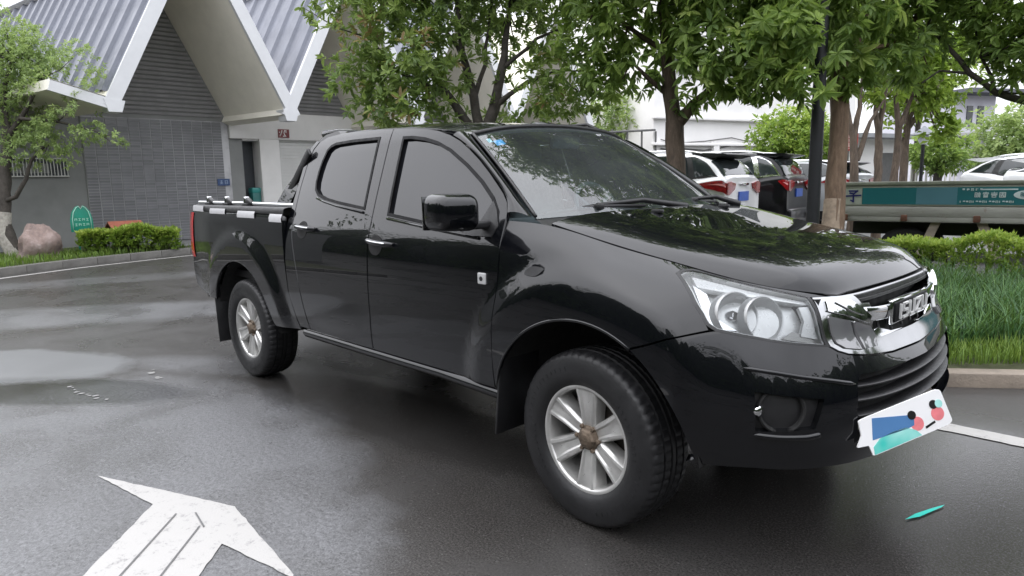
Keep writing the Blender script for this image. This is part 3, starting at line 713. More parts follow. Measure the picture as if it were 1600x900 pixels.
bl = [(PX(1000,50,7.5), .62), (PX(935,20,7.4), .55), (PX(925,110,7.6), .32), (PX(1065,40,7.2), .62), (PX(1130,70,6.8), .50), (PX(1185,75,6.5), .45), (PX(1240,70,6.2), .40), (PX(1285,105,6.0), .26), (PX(1190,120,6.6), .26), (PX(1120,120,6.9), .32), (PX(1250,10,6.2), .55), (PX(1100,-30,7.0), .85), (PX(980,-40,7.4), .9), (PX(1180,-40,6.5), .7), (PX(1075,165,7.5), .17), (PX(985,110,7.6), .30), (PX(1235,140,6.3), .20), (PX(1040,-120,7.2), 1.0), (PX(1150,-130,6.6), .9), (PX(1050,-270,7.0), 1.2), (PX(1150,-330,6.6), 1.1), (PX(1000,-420,6.2), 1.2), (PX(1130,-560,5.6), 1.2), (PX(960,-200,6.6), .9), (PX(900,-480,6.6), 1.3), (PX(1020,-720,5.6), 1.3)]
tree('stout tree with large glossy leaves forking above the white parked car', AVE, b1,
     [([b1, PX(1056,330,7.6), PX(1056,250,7.6), PX(1054,190,7.6)], .115, .10)],
     [([PX(1054,195,7.6), PX(1046,140,7.6), PX(1040,60,7.6), PX(1030,-40,7.5)], .095, .04), ([PX(1058,195,7.6), PX(1080,165,7.5), PX(1120,130,7.3), PX(1160,80,7.0), PX(1230,40,6.6)], .07, .02), ([PX(1046,150,7.6), PX(1015,125,7.5), PX(985,95,7.5)], .04, .014), ([PX(1040,80,7.6), PX(980,40,7.5), PX(930,0,7.4)], .035, .014), ([PX(1120,130,7.3), PX(1110,60,7.2), PX(1090,-20,7.0)], .03, .014), ([PX(1230,40,6.6), PX(1270,80,6.2)], .02, .01)],
     [(*c, r) for c, r in bl], 4900, .135, .046, 8, GLOSSY, BARK, rg(8), crown_kw=dict(hang=.3), leaf_kw=dict(spread=(.6,1.5), droop=.45), twigs=60, sprigs=160)
b2 = (-1.13, 4.52, .1)
bl = [(PX(1300,70,6.8), .45), (PX(1350,30,6.8), .58), (PX(1400,60,7.1), .48), (PX(1385,-30,7.0), .8), (PX(1300,-20,6.5), .65), (PX(1440,20,7.3), .42), (PX(1330,100,6.8), .27), (PX(1420,110,7.3), .25), (PX(1470,-20,7.2), .5), (PX(1290,-110,6.8), 1.0), (PX(1420,-120,7.0), 1.0), (PX(1330,-280,6.4), 1.25), (PX(1300,-430,6.0), 1.2)]
tree('tan-barked tree with a pale painted foot beside the black lamp post', AVE, b2,
     [([PX(1296,420,7.0), PX(1303,345,7.0), PX(1308,260,7.0), PX(1312,180,7.0), PX(1310,110,7.0)], .105, .085)],
     [([PX(1310,115,7.0), PX(1290,60,6.9), PX(1270,0,6.7)], .06, .02), ([PX(1310,115,7.0), PX(1340,60,7.0), PX(1370,0,7.0)], .06, .02), ([PX(1330,80,7.0), PX(1390,70,7.1), PX(1430,30,7.2)], .03, .012)],
     [(*c, r) for c, r in bl], 2500, .130, .043, 8, GLOSSY, BARKL, rg(21), crown_kw=dict(hang=.25), leaf_kw=dict(spread=(.6,1.5), droop=.4), twigs=40, sprigs=90)
tube('limewash_band', [tuple(Vector(P3(1294,440,7.0))-Vector(b2)), tuple(Vector(P3(1299,375,7.0))-Vector(b2)), tuple(Vector(P3(1304,312,7.0))-Vector(b2))], [.1125, .108, .1025], TANWASH, bpy.data.objects['broadleaf_tree.002'], 14)
b3 = (1.05, 6.0, .1)
bl = [(PX(1570,50,6.8), .42), (PX(1595,105,6.7), .28), (PX(1525,10,6.9), .42), (PX(1610,20,6.6), .6), (PX(1670,80,6.6), .6), (PX(1540,70,6.9), .22), (PX(1500,35,7.0), .2), (PX(1600,-60,6.7), .9), (PX(1700,-40,6.6), .9)]
tree('dark leafy tree reaching in over the far right with a bare drooping bough', AVE, b3,
     [([b3, PX(1720,220,6.9), PX(1715,160,6.9)], .11, .09)],
     [([PX(1715,165,6.9), PX(1640,170,6.9), PX(1600,157,6.9), PX(1555,145,6.9), PX(1515,115,6.9), PX(1480,75,7.0), PX(1450,40,7.1)], .05, .016), ([PX(1715,160,6.9), PX(1680,60,6.8), PX(1640,-20,6.8)], .06, .02), ([PX(1555,145,6.9), PX(1535,90,6.9), PX(1520,30,6.9)], .02, .01), ([PX(1515,115,6.9), PX(1470,110,7.0), PX(1440,130,7.0)], .014, .007)],
     [(*c, r) for c, r in bl], 800, .125, .046, 7, GLOSSY, DBARK, rg(33), twigs=40)
MID = 'slender young trees beyond the flatbed'
specs = [
 ((-2.69,9.45), [[(1335,300),(1333,215)]], [[(1333,215),(1322,150),(1300,90)],[(1334,220),(1345,150),(1350,70)],[(1338,250),(1358,190),(1385,150)]], 'grey forked young tree closest behind the tan-barked trunk', [((1325,105),.55),((1355,60),.6),((1300,60),.5),((1385,130),.35)], 11.5),
 ((-2.55,10.32), [[(1372,300),(1373,200)]], [[(1373,205),(1366,140),(1350,80)],[(1373,205),(1385,130),(1398,70)]], 'straight dark-trunked young tree standing between the forked ones', [((1375,90),.6),((1400,60),.6),((1350,30),.6)], 12.),
 ((-2.53,11.07), [[(1393,300),(1400,250),(1404,200)]], [[(1404,205),(1400,140),(1390,60)],[(1404,200),(1425,150),(1445,110)]], 'leaning young tree with pale yellow-green leaves', [((1420,100),.6),((1445,140),.45),((1400,150),.3)], 12.5),
 ((-2.41,11.6), [[(1410,300),(1412,250),(1418,190)]], [[(1418,195),(1435,150),(1440,115)],[(1418,200),(1450,160),(1490,100)],[(1420,190),(1415,140),(1425,80)]], 'spreading young tree with bright yellow-green leaves before the white fence', [((1455,185),.42),((1470,205),.35),((1440,90),.7),((1480,70),.55),((1430,180),.25),((1400,200),.22)], 13.)]
for i, (bs, tr, brs, lab, bl, dd) in enumerate(specs):
    tree(lab, MID, (*bs, 0), [([(*bs, 0)] + [PX(x, y, dd) for x, y in t], .085, .06) for t in tr], [([PX(x, y, dd) for x, y in b], .055, .014) for b in brs],
         [(*PX(x, y, dd), r) for (x, y), r in bl], 240, .15, .085, 6, YELLOW, BARK, rg(50+i), crown_kw=dict(gap=-.05), leaf_kw=dict(cheap=True), twigs=16, name='young_tree')
# round clipped shrubs and far trees
def shrub(name, label, c, r, n, ln, mat, seed, group=None, trunk=True, zb=0., **kw):
    t = empty(name, label, 'shrub' if name == 'round_shrub' else 'tree', group, (c[0], c[1], zb))
    bl = [(c[0]+r*.35*math.cos(a), c[1]+r*.35*math.sin(a), c[2]+random.uniform(-.15, .2)*r, (r*random.uniform(.6, .75),)*3) for a in np.linspace(0, 5.4, 6)]
    p, d = crown(bl, n, rg(seed), shell=.30, gap=-.5)
    k = p[:, 2] > zb + .06; p, d = p[k], d[k]
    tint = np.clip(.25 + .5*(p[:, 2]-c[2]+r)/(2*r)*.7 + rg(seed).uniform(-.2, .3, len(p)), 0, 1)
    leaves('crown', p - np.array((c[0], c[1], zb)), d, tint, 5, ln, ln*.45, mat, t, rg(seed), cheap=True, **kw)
    tube('trunk', [(0, 0, 0), (0, 0, max(.2, c[2]-zb))], .09, DBARK, t, 8); return t
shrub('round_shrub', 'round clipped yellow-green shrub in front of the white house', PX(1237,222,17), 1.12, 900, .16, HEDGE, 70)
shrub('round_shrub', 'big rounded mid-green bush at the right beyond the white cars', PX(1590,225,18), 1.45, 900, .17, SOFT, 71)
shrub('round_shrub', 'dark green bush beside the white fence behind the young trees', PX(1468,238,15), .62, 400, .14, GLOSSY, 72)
shrub('far_tree', 'pale green far tree seen between the truck roof and the white house', PX(985,185,27), 1.7, 700, .26, SOFT, 73)
shrub('far_tree', 'far green tree behind the leaves of the bushy tree', PX(860,150,30), 2.6, 700, .3, SOFT, 74)
shrub('far_tree', 'yellowish far tree high behind the young trees', PX(1440,120,24), 2.0, 600, .28, YELLOW, 75)
# left tree with the white painted trunk
b4 = (-14.3, -.62, .1)
bl = [(PX(10,120,12.9), .95), (PX(70,95,12.9), .62), (PX(125,105,12.8), .48), (PX(110,75,12.9), .36), (PX(55,165,12.8), .72), (PX(120,165,12.7), .52), (PX(140,210,12.6), .30), (PX(175,212,12.5), .16), (PX(190,222,12.5), .09), (PX(90,215,12.7), .45), (PX(30,225,12.7), .55), (PX(-50,150,12.9), 1.1), (PX(-30,60,13.), .8), (PX(35,65,13), .5), (PX(105,245,12.7), .22)]
tl_ = tree('light green spreading tree with a white painted trunk before the grey building', None, b4,
     [([(-14.3,-.62,.1), PX(6,350,12.9), PX(8,300,12.9), PX(10,240,12.9), PX(12,200,12.9)], .118, .085)],
     [([PX(8,315,12.9), PX(24,308,12.8), PX(42,280,12.8), PX(48,250,12.8), PX(75,225,12.7)], .05, .02), ([PX(12,215,12.9), PX(40,170,12.8), PX(70,120,12.8)], .06, .02), ([PX(12,205,12.9), PX(5,150,12.9), PX(20,90,12.9)], .07, .02), ([PX(30,185,12.8), PX(90,190,12.7), PX(150,205,12.6)], .035, .012)],
     [(*c, r) for c, r in bl], 2300, .085, .030, 8, SOFT, DBARK, rg(90), crown_kw=dict(hang=.25, gap=-.02), leaf_kw=dict(cheap=True, droop=.4), twigs=50, name='spreading_tree')
tube('limewash_band', [(0, 0, 0), tuple(Vector(P3(5,368,12.9))-Vector(b4)), tuple(Vector(P3(6.5,332,12.9))-Vector(b4))], [.134, .128, .122], LIME, tl_, 14)
# low hedge in the left bed
def hedge(name, label, a, b, wd, h, z0, n, ln, per, mat, seed, shoots=.0, wl=.45, group=None):
    r = rg(seed); t = r.uniform(0, 1, n); s = r.uniform(-1, 1, n); A, B2 = np.array(a), np.array(b); dv = B2-A; L_ = np.linalg.norm(dv); dv /= L_; nv = np.array([-dv[1], dv[0]])
    zz = r.uniform(0, 1, n)**.55
    # crowd the faces of the hedge
    face = r.random(n); s = np.where(face < .45, np.sign(s)*(.8+.2*np.abs(s)), s); zz = np.where(face > .6, .88+.16*r.random(n), zz)
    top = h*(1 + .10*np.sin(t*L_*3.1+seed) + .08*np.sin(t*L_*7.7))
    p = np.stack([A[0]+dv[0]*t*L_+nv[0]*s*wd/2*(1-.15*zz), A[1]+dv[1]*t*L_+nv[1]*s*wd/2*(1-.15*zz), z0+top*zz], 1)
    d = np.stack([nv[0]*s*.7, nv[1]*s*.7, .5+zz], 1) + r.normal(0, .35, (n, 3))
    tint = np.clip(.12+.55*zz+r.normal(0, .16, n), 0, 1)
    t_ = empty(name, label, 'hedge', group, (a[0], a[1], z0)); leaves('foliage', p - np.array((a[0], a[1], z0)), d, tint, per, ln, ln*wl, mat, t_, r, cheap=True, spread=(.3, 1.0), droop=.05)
    bm = bmesh.new()
    for k in range(int(L_/.18)):
        q = A + dv*(k+.5)*.18; add_tube(bm, [(q[0]-a[0], q[1]-a[1], 0), (q[0]-a[0]+r.normal(0, .03), q[1]-a[1]+r.normal(0, .03), h*.75)], [.014, .006], 5)
    st = bm_obj('stems', bm, DBARK, t_); st['kind'] = 'stuff'; return t_
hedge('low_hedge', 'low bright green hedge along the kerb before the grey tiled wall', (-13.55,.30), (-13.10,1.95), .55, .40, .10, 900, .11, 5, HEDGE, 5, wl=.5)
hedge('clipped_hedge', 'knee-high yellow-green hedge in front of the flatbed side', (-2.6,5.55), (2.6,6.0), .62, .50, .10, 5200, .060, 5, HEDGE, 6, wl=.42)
def grass(name, pts_poly, n, hgt, wd, mat, seed, lean=.5, z0=.10, clump=0, parent=None):
    r = rg(seed); P = np.array(pts_poly); lo, hi = P.min(0), P.max(0); out = []
    tot = 0
    while tot < n:
        q = r.uniform(lo, hi, (n*2, 2))
        if clump: q = q[r.integers(0, max(1, n//clump), n*2)] + r.normal(0, .035, (n*2, 2))
        q = q[inside_poly(P, q)]; out.append(q); tot += len(q)
    q = np.concatenate(out)[:n]
    ang = r.uniform(0, 6.28, n); dx = np.stack([np.cos(ang), np.sin(ang)], 1); sd = np.stack([-dx[:, 1], dx[:, 0]], 1)
    H = hgt*r.uniform(.55, 1.2, n)*(1+.22*np.sin(q[:, 0]*5+seed)*np.sin(q[:, 1]*6)); ln_ = lean*r.uniform(.2, 1.1, n)*H
    b = np.c_[q, np.full(n, z0)]
    def lvl(t, w): 
        c = b + np.c_[dx*(ln_*t**1.8)[:, None], H*t*(1-.18*t*lean)]
        return c - np.c_[sd*w, np.zeros(n)], c + np.c_[sd*w, np.zeros(n)]
    a0, a1 = lvl(0, wd*.5); m0, m1 = lvl(.5, wd*.45); t0, t1 = lvl(1., wd*.06)
    V = np.stack([a0, a1, m0, m1, t0, t1], 1).reshape(-1, 3); F = (np.arange(n)[:, None, None]*6 + np.array([[0, 1, 3, 2], [2, 3, 5, 4]])[None]).reshape(-1, 4)
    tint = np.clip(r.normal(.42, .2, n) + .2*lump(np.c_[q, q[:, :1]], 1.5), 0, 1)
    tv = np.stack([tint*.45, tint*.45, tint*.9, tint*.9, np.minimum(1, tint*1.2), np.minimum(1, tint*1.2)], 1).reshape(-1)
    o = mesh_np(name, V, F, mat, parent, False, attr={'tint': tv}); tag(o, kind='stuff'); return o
def inside_poly(poly, pts):
    x, y = pts[:, 0], pts[:, 1]; r = np.zeros(len(pts), bool); n = len(poly)
    for i in range(n):
        x1, y1 = poly[i]; x2, y2 = poly[(i+1) % n]
        if y1 == y2: continue
        m = ((y1 > y) != (y2 > y)); r ^= m & (x < (x2-x1)*(y-y1)/(y2-y1) + x1)
    return r
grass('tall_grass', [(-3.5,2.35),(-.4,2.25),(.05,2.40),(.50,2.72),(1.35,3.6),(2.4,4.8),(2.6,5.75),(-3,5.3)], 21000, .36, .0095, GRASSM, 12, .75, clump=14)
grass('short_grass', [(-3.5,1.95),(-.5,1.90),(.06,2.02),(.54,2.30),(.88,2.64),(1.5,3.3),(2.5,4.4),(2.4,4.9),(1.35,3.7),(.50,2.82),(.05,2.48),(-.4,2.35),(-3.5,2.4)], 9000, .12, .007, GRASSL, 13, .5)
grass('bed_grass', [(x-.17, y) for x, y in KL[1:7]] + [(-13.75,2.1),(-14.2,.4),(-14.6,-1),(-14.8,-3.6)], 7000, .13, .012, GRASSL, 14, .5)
# unseen wood added behind the viewer, sized to darken reflections in paint and glass
p, d = crown([(x*2, -29+3*math.sin(x*.7), 8.0+1.9*math.sin(x*.9+1)+1.2*math.sin(x*2.3), (4.4, 4.0, 8.2+1.8*math.sin(x*1.3))) for x in np.arange(-40, 20, 1.9)] + [(x*2, -25.5+1.6*math.sin(x*1.3), 1.6, (3.8, 2.8, 3.2)) for x in np.arange(-40, 20, 1.6)] + [(16+2*math.sin(y), y, 3.0+.8*math.sin(y*.8), (2.2, 2.4, 3.4)) for y in np.arange(-13, 30, 2.4)], 42000, rg(99), shell=.35, gap=-.9)
d[:, 2] += .2
bm = bmesh.new()  # dark cores added so the mirrored wood shows no speckle
for x in np.arange(-40, 20, 1.3):
    bmesh.ops.create_icosphere(bm, subdivisions=2, radius=1, matrix=Matrix.Translation((x*2, -29.5+3*math.sin(x*.7), 4.5)) @ Matrix.Diagonal((3.0, 2.6, 8.5+3.6*math.sin(x*.9+1)+2.0*math.sin(x*2.3), 1)))
for y in np.arange(-13, 30, 1.8): bmesh.ops.create_icosphere(bm, subdivisions=2, radius=1, matrix=Matrix.Translation((17+2*math.sin(y), y, 2.4)) @ Matrix.Diagonal((1.6, 2.2, 3.6+.9*math.sin(y*.8), 1)))
tag(bm_obj('unseen_wood', bm, simple('unseen_wood_core', (.018, .030, .012), .9, 0, .6, 1.5), None, True), 'dark solid cores added inside the unseen wood to smooth its reflection', 'wood', kind='stuff')
tag(leaves('unseen_wood', p, d, rg(98).uniform(.1, .7, len(p)), 6, .24, .15, FARLEAF, None, rg(97), cheap=True), 'dense green unseen wood added to darken reflections', 'wood', kind='stuff')
# ================================================================== parked cars, flatbed, lamp post, far buildings
def car_paint(name, col, rough=.3):
    m = Mat(name).set(Roughness=rough, Coat_Weight=1., Coat_Roughness=.04); n = m.noise(2, 5, .6)
    m.to(m.ramp(n, [(.3, tuple(c*.9 for c in col)), (.7, tuple(min(1, c*1.08) for c in col))]), 'Base Color'); return m.m
CWHITE = car_paint('white_car_paint', (.76, .765, .775)); CBLACK = car_paint('black_car_paint', (.006, .006, .007)); CBLACK.node_tree.nodes['Principled BSDF'].inputs['Coat Weight'].default_value = .35; CBLACK.node_tree.nodes['Principled BSDF'].inputs['Specular IOR Level'].default_value = .15; CSILVER = car_paint('silver_car_paint', (.40, .42, .44))
CGLASS = tint_glass2 = None
def dark_glass():
    m = Mat('car_window_glass').set(Roughness=.03, IOR=1.6); n = m.noise(2.5, 4, .6)
    m.to(m.ramp(n, [(.3, (.012, .016, .018)), (.8, (.05, .062, .065))]), 'Base Color'); return m.m
CGLASS = dark_glass()
CRED = Mat('car_red_lens').set(Roughness=.1, Coat_Weight=.7); CRED.to(CRED.ramp(CRED.noise(18, 3), [(.3, (.15, .005, .008)), (.7, (.34, .012, .016))]), 'Base Color'); CRED = CRED.m
CTRIM = simple('car_black_trim', (.013, .013, .014), .45, 0, .3, 10); CCHROME = simple('car_chrome', (.75, .76, .77), .1, 1., .05, 10)
CTYRE = simple('car_tyre', (.018, .018, .019), .7, 0, .3, 10); CRIM = simple('car_rim', (.45, .45, .46), .3, .7, .1, 10)
PLB = simple('blue_number_plate', (.035, .10, .42), .4)
def suv(label, group, loc, rz, paint, L=4.6, W=1.84, H=1.74, roof_rail=True, spoiler=CTRIM, name='parked_car', hatch=.55, plate=True, frame=CTRIM, zg=.15, lamps=True, lk=1.):
    """x forward from the tail (x=0); lofted body with glass set into it, lamps, wheels"""
    t = empty(name, label, 'car', group, (*loc, zg)); t.rotation_euler = (0, 0, rz)
    hw = W/2
    # stations: x, half width at sill / waist, waist height, roof half width, roof height
    st = [(0.0,.80,.86,1.15,.66,1.18),(.06,.84,.90,1.19,.70,1.24),(.20,.87,.93,1.19,.72,H-.18),(.42,.885,.95,1.16,.735,H-.07),(.75,.895,.965,1.09,.745,H-.01),(1.4,.90,.97,1.04,.75,H),(2.2,.90,.97,1.0,.745,H-.01),(2.75,.90,.97,.99,.72,H-.07),(3.15,.90,.965,.98,.69,H-.28),(3.55,.89,.95,.96,.66,1.04),(3.75,.88,.94,.95,.66,.99),(4.2,.85,.90,.90,.62,.94),(4.48,.76,.80,.80,.52,.84),(L,.62,.64,.68,.4,.70)]
    kx = L/4.6
    P = []
    for x, a, b, zb, c, zr in st:
        a, b, c = a*hw/.97, b*hw/.97, c*hw/.97
        half = [(a-.14,.28),(a-.02,.31),(a,.46),(b-.005,.68),(b,zb-.24),(b-.015,zb-.05),(b-.055,zb)]
        zr = max(zr, zb+.012)
        half += [(b-.055+(c+.03-(b-.055))*.5, zb+(zr-zb)*.52),(c+.03,zb+(zr-zb)*.86),(c-.04,zr-.012*(zr-zb > .2)),(c*.55,zr+.012),(0,zr+.016)]
        P.append([(x*kx, -y, z) for y, z in half] + [(x*kx, y, z) for y, z in half[:-1]][::-1])
    net = Net(np.array(P))
    nu, nv = 56, 67
    U, V_ = np.meshgrid(np.linspace(0, len(st)-1, nu), np.linspace(0, 22, nv), indexing='ij')
    Q = net.ev(U.ravel(), V_.ravel()); Fq = [(i*nv+j, (i+1)*nv+j, (i+1)*nv+j+1, i*nv+j+1) for i in range(nu-1) for j in range(nv-1)]
    keep = []
    for f in Fq:
        c = Q[list(f)].mean(0)
        if any(math.hypot(c[0]-wx*kx, c[2]-.34) < .40 for wx in (.92, 3.72)) and abs(c[1]) > hw-.32 and c[2] < .76: continue
        keep.append(f)
    Fq = keep
    Fq.append(tuple(range(nv))[::-1]) ; Fq.append(tuple((nu-1)*nv+j for j in range(nv)))
    o = mesh_np('body', Q, Fq, paint, t, True); o.data.set_sharp_from_angle(angle=rad(45))
    def glass(nm, uv, mat, off=.006, par=o):
        r = []
        n_ = len(uv)
        us = np.array([a for a, b in uv], float); vs = np.array([b for a, b in uv], float)
        # fill the outline by a fan of shrinking loops so that it follows the body
        loops = []
        for s in (1., .66, .33, .02):
            uu = us.mean() + (us-us.mean())*s; vv = vs.mean() + (vs-vs.mean())*s; k = 4
            uu = np.concatenate([np.linspace(uu[i], uu[(i+1) % n_], k, endpoint=False) for i in range(n_)]); vv = np.concatenate([np.linspace(vv[i], vv[(i+1) % n_], k, endpoint=False) for i in range(n_)])
            loops.append(net.ev(uu, vv) + normals(net, uu, vv)*off)
        m = len(loops[0]); V = np.concatenate(loops); F = [(l*m+i, l*m+(i+1) % m, (l+1)*m+(i+1) % m, (l+1)*m+i) for l in range(3) for i in range(m)] + [tuple(3*m+i for i in range(m))]
        return mesh_np(nm, V, F, mat, par, True)
    for sg in (0, 1):
        f_ = (lambda l: [(u, 22-v) for u, v in l]) if sg else (lambda l: l)
        fr_ = glass('window_frame', f_([(1.55,6.25),(2.6,6.15),(8.6,6.15),(8.9,6.4),(7.2,8.25),(3.4,8.35),(2.6,7.6)]), frame, .003)
        glass('side_window', f_([(1.85,6.4),(3.25,6.35),(3.6,8.1),(2.95,7.85)]), CGLASS)
        glass('side_window', f_([(3.55,6.35),(5.55,6.35),(5.55,8.15),(3.85,8.15)]), CGLASS)
        glass('side_window', f_([(5.75,6.35),(8.35,6.35),(7.1,8.1),(5.75,8.15)]), CGLASS)
        if lamps: tl = glass('tail_lamp', f_([(.0,5.05),(1.0*lk,5.08),(2.7*lk,4.93),(3.5*lk,4.8),(2.7*lk,4.45),(1.3*lk,4.15),(.0,4.15)]), CRED, .02)
        if lamps: glass('tail_lamp_strip', f_([(.1,4.75),(1.1*lk,4.72),(2.3*lk,4.66),(1.1*lk,4.55),(.1,4.6)]), simple('lamp_strip', (.75, .30, .30), .2) if 'lamp_strip' not in bpy.data.materials else bpy.data.materials['lamp_strip'], .026, tl)
        glass('sill_cladding', f_([(.8,.9),(12.3,.9),(12.3,2.0),(9.8,2.1),(3.2,2.1),(.8,2.2)]), CTRIM, .008)
        if roof_rail:
            pts = net.ev(np.linspace(3, 7, 14), np.full(14, 9.2 if not sg else 12.8)) + np.array([0, 0, .035]); bm = bmesh.new(); add_tube(bm, pts, .018, 6); bm_obj('roof_rail', bm, CCHROME, o, True)
        box('door_mirror', (3.15*kx, (-1 if not sg else 1)*(hw+.08), 1.06), (.12, .20, .14), paint, o, .04)
    glass('rear_window', [(.95,7.0),(2.35,8.2),(2.45,11),(2.35,13.8),(.95,15.0),(.9,11)], CGLASS, .008)
    glass('windscreen', [(8.9,7.0),(7.35,8.6),(7.3,11),(7.35,13.4),(8.9,15.0),(9.0,11)], CGLASS, .008)
    # tail spoiler
    bm = bmesh.new(); rows = []
    for y in np.linspace(-.70*hw, .70*hw, 9):
        k = 1 - .25*(abs(y)/(.7*hw))**3
        rows.append([bm.verts.new(p) for p in ((.62*kx, y, H-.012), (.20*kx-.10*k, y, H-.030), (.14*kx-.12*k, y, H-.050), (.26*kx, y, H-.10), (.55*kx, y, H-.07))])
    for a, b in zip(rows, rows[1:]):
        for k in range(5): bm.faces.new((a[k], a[(k+1) % 5], b[(k+1) % 5], b[k]))
    bm.faces.new(rows[0]); bm.faces.new(rows[-1][::-1]); bm_obj('tail_spoiler', bm, spoiler, o, True, 50)
    box('rear_bumper', (.0, 0, .48), (.14, W*.86, .28), paint, o, .05, 3); box('bumper_cladding', (-.02, 0, .36), (.14, W*.80, .10), CTRIM, o, .03)
    if plate:
        p_ = box('number_plate', (-.012, 0, .90), (.02, .46, .15), PLB, o)
    for sg in ((1, -1) if lamps else ()):
        prism('tail_lamp', [(sg*y, z) for y, z in ((.40,1.10),(.46,1.01),(.70,.93),(.79,.95),(.80,1.11),(.65,1.135))], .03, CRED, o, Matrix.Translation((-.025, 0, 0)) @ Matrix(((0,0,1,0),(1,0,0,0),(0,1,0,0),(0,0,0,1))))
    box('tail_strip', (-.016, 0, 1.09), (.02, .42, .04), CCHROME, o, .006)
    # wheels
    w0 = None
    for x in (.92*kx, 3.72*kx):
        for sg in (1, -1):
            if w0 is None:
                w0 = w_ = lathe_y('wheel', [(.20,-.10),(.30,-.11),(.335,-.09),(.34,-.03),(.34,.05),(.33,.09),(.2,.10)], CTYRE, t, 32); lathe_y('rim', [(0,-.06),(.06,-.065),(.07,-.05),(.17,-.08),(.195,-.095),(.205,-.095)], CRIM, w_, 30)
            else: w_ = copy_tree(w0, t)
            w_.location = (x, -(hw-.12)*sg, .34); w_.rotation_euler = (0, 0, 0 if sg > 0 else math.pi)
    box('underbody', (2.3*kx, 0, .40), (4.0*kx, W*.72, .3), CTRIM, t)
    return t
PARK = 'cars parked in the row beyond the planting strip'
suv('white SUV with a black tail spoiler parked nearest beyond the trees', PARK, (-3.68, 7.52), math.pi+rad(9), CWHITE, H=1.60)
suv('black SUV with lit-looking red tail lamps parked beyond the white SUV', PARK, (-3.82, 9.95), math.pi+rad(10), CBLACK, H=1.64, spoiler=CBLACK, frame=CCHROME, lk=.5)
suv('silver wagon half hidden behind the black lamp post and tan trunk', PARK, (-3.55, 12.4), math.pi, CSILVER, H=1.50)
suv('white car parked behind the flatbed with its dark side windows showing', PARK, (-1.85, 13.3), rad(2), CWHITE, H=1.50, L=4.75, spoiler=CWHITE, lamps=False)
suv('white saloon with a sloping pale tail pillar nearest behind the flatbed', PARK, (-.75, 10.9), rad(3), CWHITE, H=1.43, L=4.7, spoiler=CWHITE, roof_rail=False, lamps=False)
# ---- flatbed: a small truck body seen from its side
FB = empty('flatbed_trailer', 'grey drop-side flatbed with a teal printed banner standing behind the hedge', 'trailer', loc=(-1.955, 6.865, 0)); FB.rotation_euler = (0, 0, math.atan2(.294, 1.983))
GALV = Mat('weathered_grey_metal').set(Roughness=.6, Metallic=.15); gn = GALV.noise(3, 7, .7, stretch=(.5, 2, 3)); gr_ = GALV.noise(9, 6, .7)
GALV.to(GALV.mixc(GALV.ramp(gr_, [(.60, 0.), (.76, .75)]), GALV.ramp(gn, [(.3, (.26, .26, .24)), (.7, (.44, .44, .41))]), (.16, .075, .04)), 'Base Color'); GALV = GALV.m
OLIVE = simple('grey_green_metal', (.28, .295, .25), .6, .1, .2, 5); RUSTM = simple('rust', (.12, .055, .035), .85, 0, .45, 14, .5, 40)
TEAL = Mat('teal_banner').set(Roughness=.45); TEAL.to(TEAL.ramp(TEAL.noise(2, 4), [(.3, (.009, .135, .16)), (.7, (.014, .165, .19))]), 'Base Color'); TEAL = TEAL.m
TEALL = simple('pale_teal_mosaic', (.085, .22, .28), .45, 0, .05, 3)
FL = 5.2
box('top_rail', (FL/2, 0, 1.235), (FL, .06, .045), OLIVE, FB, .006)
box('side_board', (FL/2, .012, 1.075), (FL, .03, .29), GALV, FB)
for k, z in enumerate((1.185, .955)): box('board_rib', (FL/2, -.008, z), (FL, .03, .022), OLIVE, FB, .005)
box('lower_rail', (FL/2, 0, .87), (FL, .07, .13), GALV, FB, .01); box('bottom_rail', (FL/2, .01, .775), (FL, .08, .07), GALV, FB, .008)
box('end_post', (.0, 0, .99), (.09, .085, .53), GALV, FB, .008); box('end_post', (FL, 0, .99), (.09, .085, .53), GALV, FB, .008)
for x in (.10, .80, 1.58, 2.4): box('rusty_hinge', (x, -.050, .79), (.075, .03, .085), RUSTM, FB, .012)
bn_ = box('banner', (2.545, -.022, 1.072), (4.50, .008, .215), TEAL, FB)
box('mosaic_patch', (1.138, -.0275, 1.072), (.44, .004, .213), TEALL, bn_)  # censoring mosaic over the banner, built as a paler rectangle
box('sign_panel', (.165, -.014, 1.072), (.25, .012, .205), simple('pale_sign_panel', (.46, .49, .44), .5), FB)
INK = simple('dark_blue_ink', (.02, .025, .17), .5); WP = simple('white_print', (.62, .72, .74), .5)
def glyph(par, cx, cz, segs, s, t, mat, y=-.024, nm='lettering'):
    bm = bmesh.new()
    for (a, b, c, d) in segs:
        p0, p1 = Vector((cx+a*s, 0, cz+b*s)), Vector((cx+c*s, 0, cz+d*s)); v = p1-p0
        add_box(bm, (((p0+p1)/2).x, y, ((p0+p1)/2).z), (v.length+t, .005, t), Matrix.Rotation(-math.atan2(v.z, v.x), 3, 'Y'))
    return bm_obj(nm, bm, mat, par)
glyph(FB, .185, 1.072, [(-.30,.42,.30,.42),(.30,.42,.02,.18),(-.25,.25,.02,.18),(-.55,.0,.55,.06),(.02,.05,.02,-.45),(.02,-.45,-.16,-.36)], .16, .020, INK)
